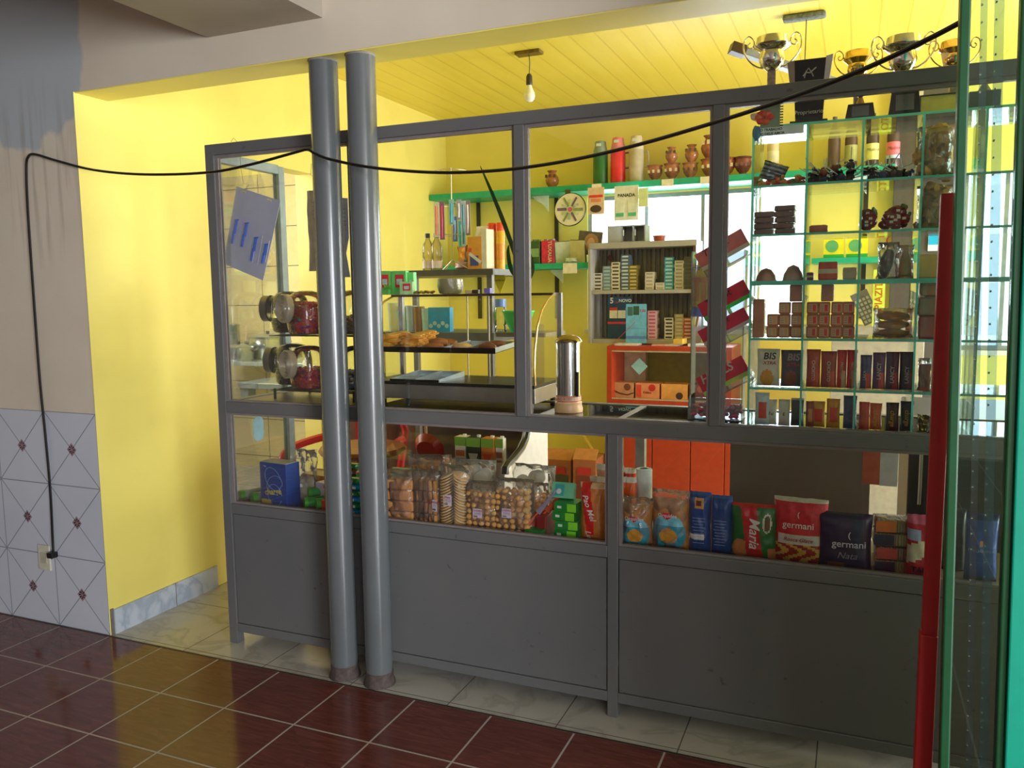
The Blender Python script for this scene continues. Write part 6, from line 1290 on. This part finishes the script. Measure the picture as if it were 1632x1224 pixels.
# orange cabinet
OX0, OX1, OZ = PX(967, 600, 2.72), PX(1164, 720, 2.72), PZ(1030, 552, 2.72); OY = 2.72; OR = M('#B23C19', .38, 0, .1)
t = thing('orange_cabinet', 'orange painted cabinet with an open glazed top section and doors below', 'cabinet', ((OX0+OX1)/2, 2.9, 0)); s0 = Vector((-(OX0+OX1)/2, -2.9, 0)); zc = PZ(1030, 638, 2.72)
MB().xf(s0).box(OX0, OX1, OY, 3.15, OZ-.03, OZ).build('top_board', OR, t, bevel=.002); MB().xf(s0).box(OX0, OX0+.035, OY, 3.15, 0, OZ-.03).build('side_panel', OR, t, bevel=.002); MB().xf(s0).box(OX1-.035, OX1, OY, 3.15, 0, OZ-.03).build('side_panel', OR, t, bevel=.002)
MB().xf(s0).box(OX0+.035, OX1-.035, OY, OY+.02, zc-.05, zc).build('middle_rail', OR, t); MB().xf(s0).box(OX0+.035, OX1-.035, OY+.02, 3.15, zc-.02, zc).build('inner_shelf', mats('#8A6A44'), t); MB().xf(s0).box(OX0+.035, OX1-.035, 3.13, 3.15, 0, OZ-.03).build('back_board', mats('#9AA04A', var=.1), t)
mx = (OX0+OX1)/2+.06
for k, (a, b) in enumerate(((OX0+.037, OX0+.32), (OX0+.324, mx+.10), (mx+.104, OX1-.037))):
    dd = MB().xf(s0).box(a, b-.002, OY-.018, OY, .06, zc-.052).build('door', OR, t, bevel=.003); hx = b-.04 if k < 2 else a+.04
    MB().xf(s0).tube([(hx, OY-.020, zc-.16), (hx, OY-.040, zc-.155), (hx, OY-.040, zc-.105), (hx, OY-.020, zc-.10)], .006, 0, 8).build('handle', M('#B08A4A', .3, .7), dd, True)
for z in (zc+.005, OZ-.035): MB().xf(s0).box(OX0+.035, OX1-.035, OY+.004, OY+.012, z-.005, z+.005).build('glass_track', M('#B8A88A', .4), t)
MB().xf(s0).box(OX0+.036, OX0+.19, 3.05, 3.12, zc, OZ-.04).build('side_lining', mats('#B8AE9A'), t)
p = P(1019, 584, 2.80); t = thing('blue_diamond_card', 'pale blue diamond card hanging inside the orange cabinet', 'card', (p.x, 2.80, p.z)); MB().prism([(0, -.058), (.058, 0), (0, .058), (-.058, 0)], 0, .002).build('card', mats('#7AA0A8'), t)
for k, (l, r, c, c2, tx, lb) in enumerate(((977, 1010, '#A87A5A', '#6A3E2A', '', 'brown printed carton at the yellow wall end of the orange cabinet'), (1012, 1051, '#C4805A', '#A82A24', 'Kitkao', 'salmon carton with red print in the middle of the orange cabinet'), (1053, 1096, '#C48A4A', '#3A2A24', '', 'tan carton with a dark oval mark in the orange cabinet'), (1098, 1125, '#6A2A1E', '#A84A34', '', 'dark red carton at the far end of the orange cabinet shelf'))):
    y = 2.80; x = PX((l+r)/2, 620, y); w = PX(r, 620, y)-PX(l, 620, y)-.004; h = PZ(x, 608, y)-zc if 0 else .105
    t = thing('printed_carton', lb, 'carton', (x, y+.02, zc+.001), 0, 'cartons in the orange cabinet'); MB().box(-w/2, w/2, -.02, .12, 0, h).build('box', mats(c), t, bevel=.002)
    MB().xf((w*.2, -.0205, h*.72 if k != 2 else h*.25), PI/2).lathe([(0, 0), (.024, 0), (.024, .001), (0, .001)], seg=20).build('oval_mark', mats(c2), t)
    if k == 0: MB().tube([(-w/2, -.021, h*.5), (-w*.2, -.021, h*.3), (w*.2, -.021, h*.2), (w/2, -.021, h*.35)], .004, 0, 6).build('swoosh_print', mats('#4A2E22'), t)
    if tx: lname(t, tx, .022, '#A82A24', (0, -.0212, h*.4), bold=.02); MB().box(-w*.45, -w*.25, -.0212, -.0204, h*.1, h*.9).build('printed_band', mats('#B8402E'), t)
for k, (px, c, w, h) in enumerate(((1000, '#C9C4C8', .16, .012), (1050, '#C48A8A', .10, .008), (1073, '#C9C4CC', .08, .010), (1083, '#C9A84A', .06, .035), (1110, '#D9D4DC', .12, .012), (1140, '#C9CED4', .12, .014))):
    t = thing('paper_stack', ('notebook with a leaning pen on the orange cabinet top', 'pink papers on the orange cabinet top', 'folded white paper beside the pink ones', 'small yellow carton lying on the papers', 'white papers near the gum rack', 'loose white sheets behind the gum rack')[k], 'papers' if k != 3 else 'box', (PX(px, 548, 2.80), 2.82, OZ+.001+(.013 if k == 3 else 0)), .2*math.sin(k*2)); MB().box(-w/2, w/2, -.06, .06, 0, h).build('sheets', mats(c), t)
    if k == 0: MB().tube([(-.10, -.07, 0), (.06, -.04, .16)], .002, 0, 5).build('pen', mats('#8A2A2A'), t, True)
# yellow packets and other bits seen through the glass cabinet
for k, (l, r) in enumerate(((1312, 1346), (1348, 1384))):
    y = 2.95; x = PX((l+r)/2, 390, y); w = PX(r, 390, y)-PX(l, 390, y)-.006; t = thing('yellow_carton', ('yellow carton with a green oval nearer the window', 'yellow carton with a green oval nearer the dark door')[k], 'carton', (x, y, 1.6915), 0, 'yellow cartons on the short shelf'); MB().box(-w/2, w/2, -.02, .08, 0, .115).build('box', mats('#D9D41E'), t); MB().xf((-.01, -.0205, .07), PI/2).lathe([(0, 0), (.038, 0), (.038, .001), (0, .001)], seg=24).build('green_oval', mats('#4A8A5A'), t); MB().box(-w/2, w/2, -.0208, -.02, 0, .02).build('green_band', mats('#1E8A3A'), t)
    t = thing('yellow_packet', ('flat yellow packet stacked over the first yellow carton', 'flat yellow packet stacked over the second yellow carton')[k], 'packet', (x, y+.01, 1.8075), 0, 'yellow packets on the cartons'); MB().box(-w/2+.003, w/2-.003, -.02, .06, 0, .05).build('packet', mats('#D9CC24'), t, bevel=.006)
p = P(1420, 382, 3.08); t = thing('logo_card', 'white card with a red and yellow round emblem on the yellow wall', 'card', (p.x, 3.19, p.z)); MB().box(-.06, .06, 0, .002, -.06, .06).build('card', mats('#E4D4BC'), t); MB().xf((.015, -.0005, 0), PI/2).lathe([(.030, 0), (.040, 0), (.040, .001), (.030, .001)], seg=28).build('red_ring', mats('#B83A4A'), t); MB().blob((.012, -.002, 0), .025, .002, .022, 0, 14, 6).build('yellow_emblem', mats('#E8B03A'), t, True)
p = P(1497, 382, 3.1); t = thing('wall_calendar', 'blue and white calendar hanging on the dark door', 'calendar', (PX(1497, 382, 3.11), 3.108, PZ(1497, 382, 3.11))); MB().box(-.062, .062, 0, .003, -.068, .068).build('sheet', mats('#C9D4DC'), t); MB().box(-.060, .060, -.001, 0, -.03, .055).build('blue_picture', mats('#1E9AD0'), t); MB().tube([(-.0, -.002, -.03), (.02, -.002, 0), (.058, -.002, .045)], .008, 0, 6).build('white_swoosh', mats('#D9E4EC'), t)
o = MB()
for i in range(9): o.cb((-.055+.0138*i, -.001, .066), (.006, .003, .006))
o.build('spiral', mats('#3A4A5A'), t)
p = P(1401, 465, 2.6); t = thing('upright_sign', 'narrow yellow green upright sign with orange letters behind the bread cell', 'sign', (p.x, 2.6, PZ(1401, 520, 2.6))); MB().box(-.032, .032, 0, .01, 0, .33).build('board', mats('#B8C94A'), t); lname(t, 'PIAZITO', .055, '#B86A1E', (0, -.001, .20), ang=-PI/2, bold=.02)
t = thing('steel_stand', 'thin steel stand carrying the yellow green sign behind the counter', 'stand', (p.x, 2.62, 0)); MB().box(-.25, .25, .0, .3, 0, PZ(1401, 520, 2.6)-.002).build('cabinet', mats('#8A857A'), t, bevel=.003)
p = P(1381, 478, 1.9); t = thing('calculator_pad', 'grey keypad propped at an angle behind the third cabinet cell', 'keypad', (p.x, 2.64, PZ(1401, 520, 2.6)+.11), ry=-.45); t.location.x = PX(1380, 478, 2.64); MB().box(-.05, .05, 0, .01, -.10, .10).build('body', mats('#5A5A58'), t, bevel=.002); o = MB()
for i in range(4):
    for j in range(6): o.cb((-.034+.022*i, -.001, -.08+.026*j), (.014, .004, .016))
o.build('keys', mats('#8A8A86'), t)
# ---------------------------------------------------------------- ceiling: bare bulb and suspended tube light
px, y, z = 843, 1.745, 2.83
x = P(843, 84, 1.745).x; t = thing('bare_bulb', 'unlit white bulb hanging from a small dark ceiling plate', 'light bulb', (x, y, z))
MB().box(-.075, .075, -.035, .035, -.018, 0).build('ceiling_plate', mats('#5A4A1E', var=.5), t, bevel=.004); zb2 = PZ(843, 118, 1.745)-z
MB().tube([(0, 0, -.018), (.004, 0, zb2*.5), (0, 0, zb2)], .0025, 0, 6).build('flex', mats('#2A2620'), t, True); MB().lathe([(0, 0), (.010, 0), (.017, -.014), (.018, -.055), (.015, -.062)], (0, 0, zb2), seg=18).build('lamp_holder', mats('#2E2A28'), t, True)
MB().lathe([(.014, -.060), (.018, -.078), (.030, -.105), (.032, -.120), (.028, -.138), (.015, -.150), (0, -.153)], (0, 0, zb2), seg=24).build('bulb', M('#EDEDE6', .25, 0, .02), t, True)
a, b = P(1166, 76, 1.60), P(1358, 142, 1.85); x = P(1282, 22, 1.745).x; t = thing('tube_light', 'dark tube light batten slung on a wire below its ceiling plate', 'tube light', (x, 1.745, 2.83)); O_ = Vector((x, 1.745, 2.83))
MB().box(-.10, .10, -.03, .03, -.03, 0).build('ceiling_plate', M('#6A7478', .5, 0, .5, scale=60), t, bevel=.012); MB().tube([(.01, 0, -.03), (.008, 0, PZ(1282, 100, 1.745)-2.83)], .0025, 0, 6).build('suspension_wire', mats('#3A3A34'), t, True)
dv = (b-a).normalized(); o = MB(); q = dv.to_track_quat('X', 'Z').to_matrix().to_4x4(); o.T = Matrix.Translation(a-O_) @ q; L_ = (b-a).length; o.box(0, L_, -.03, .03, -.018, .018); o.build('batten', mats('#6A7078'), t, bevel=.003); o = MB(); o.T = Matrix.Translation(a-O_) @ q; o.box(-.005, .07, -.034, .034, -.024, .024); o.build('end_cap', mats('#2E1E1A'), t, bevel=.003)
# ---------------------------------------------------------------- kitchen: stove table with pots
KZ = 1.0; t = thing('stove_table', 'grey steel cooking counter fixed along the kitchen tiles with pots on it', 'cooking counter', (-4.2, 2.5, 0)); KS = M('#7E8A88', .35, .4)
MB().box(-.75, 1.07, -.25, .498, KZ-.03, KZ).build('top', M('#A8B4B0', .3, .5), t, bevel=.003); MB().box(.26, .88, -.70, -.26, .86, .90).build('side_shelf', KS, t, bevel=.003); MB().box(.26, .33, -.68, -.60, .70, .86).build('short_post', KS, t, bevel=.003); MB().box(.30, .36, -.26, .0, .86, .97).build('shelf_arm', KS, t)
MB().box(.95, 1.05, -.1, .4, 0, KZ-.03).build('leg', KS, t)
PM = M('#C4CCC8', .22, .9, .05)


def cookpot(x, y, r, h, label, lid=True, hd=True, nm='cooking_pot'):
    t_ = thing(nm, label, 'cooking pot', (x, y, KZ+.001), .4, 'aluminium pots in the kitchen'); MB().lathe([(0, 0), (r*.96, 0), (r, .01), (r, h), (r*1.04, h+.004), (r*.97, h+.004), (r*.96, .01), (0, .006)], seg=32).build('pot_body', PM, t_, True)
    if lid: MB().lathe([(r*1.03, h+.004), (r*.9, h+.014), (r*.3, h+.028), (0, h+.03)], seg=32).build('lid', PM, t_, True); MB().lathe([(0, h+.028), (.012, h+.03), (.018, h+.045), (0, h+.05)], seg=14).build('lid_knob', mats('#1E1E1E'), t_, True)
    if hd:
        for sx in (-1, 1): MB().tube([(sx*r, -.02, h*.75), (sx*(r+.03), -.015, h*.78), (sx*(r+.03), .015, h*.78), (sx*r, .02, h*.75)], .007, 0, 8).build('handle', mats('#2A2A2A'), t_, True)


cookpot(PX(381, 570, 2.36), 2.36, .115, .10, 'wide low aluminium pot in front on the cooking table'); cookpot(PX(428, 560, 2.62), 2.62, .15, .17, 'large lidded aluminium pot behind the candy jar'); cookpot(PX(368, 540, 2.72), 2.72, .075, .26, 'tall narrow aluminium pot by the counter end post', False, False)
t = thing('mug', 'small steel mug with a wooden spoon between the pots', 'mug', (PX(390, 555, 2.62), 2.62, KZ+.001)); MB().lathe([(0, 0), (.04, 0), (.042, .12), (.039, .12), (.037, .004), (0, .004)], seg=20).build('cup', PM, t, True); MB().tube([(0, 0, .01), (.02, 0, .15), (.028, 0, .26)], .005, 0, 6).build('spoon', mats('#C9A88A'), t, True)
t = thing('pastry_bag', 'crumpled orange and brown bag standing at the back wall behind the columns', 'bag', (-2.75, 3.0, S2+.001)); MB().bag(.12, .16, .06, lambda u, v: int(u > .6), 10, 12, wr=.02).build('bag', mats('#C98A4A', '#6A3A24'), t, True)

# two dotted strands added to imitate reflections in the door glass
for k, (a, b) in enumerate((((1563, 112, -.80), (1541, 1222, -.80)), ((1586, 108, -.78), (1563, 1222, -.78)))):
    p, q = P(*a), P(*b); p = p+(p-q)*.12; q = p+(q-p)*((p.z-.012)/(p.z-q.z)); t = thing('reflection_strand', ('dotted strand imitating a reflection, behind the door glass, nearer the red edge', 'dotted strand imitating a reflection, behind the door glass, nearer the bright green edge')[k], 'painted reflection', p, group='added reflection strands behind the door glass')
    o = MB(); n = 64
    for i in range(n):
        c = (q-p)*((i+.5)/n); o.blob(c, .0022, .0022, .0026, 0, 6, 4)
    o.build('glint_dots', M('#F4F8FF', .05, 1, 0), t, True)['kind'] = 'stuff'
    w = .010 if k == 0 else .014; MB().prism([(0-w*.2, 0), (w, 0), ((q-p).x+w, (q-p).z), ((q-p).x-w*.2, (q-p).z)], .004, .0046).build('reflection_ribbon', glass('blue_reflection_ribbon', (.80, .87, .97, 1), 2.0, .15, .10, (.55, .68, .9, 1)), t)
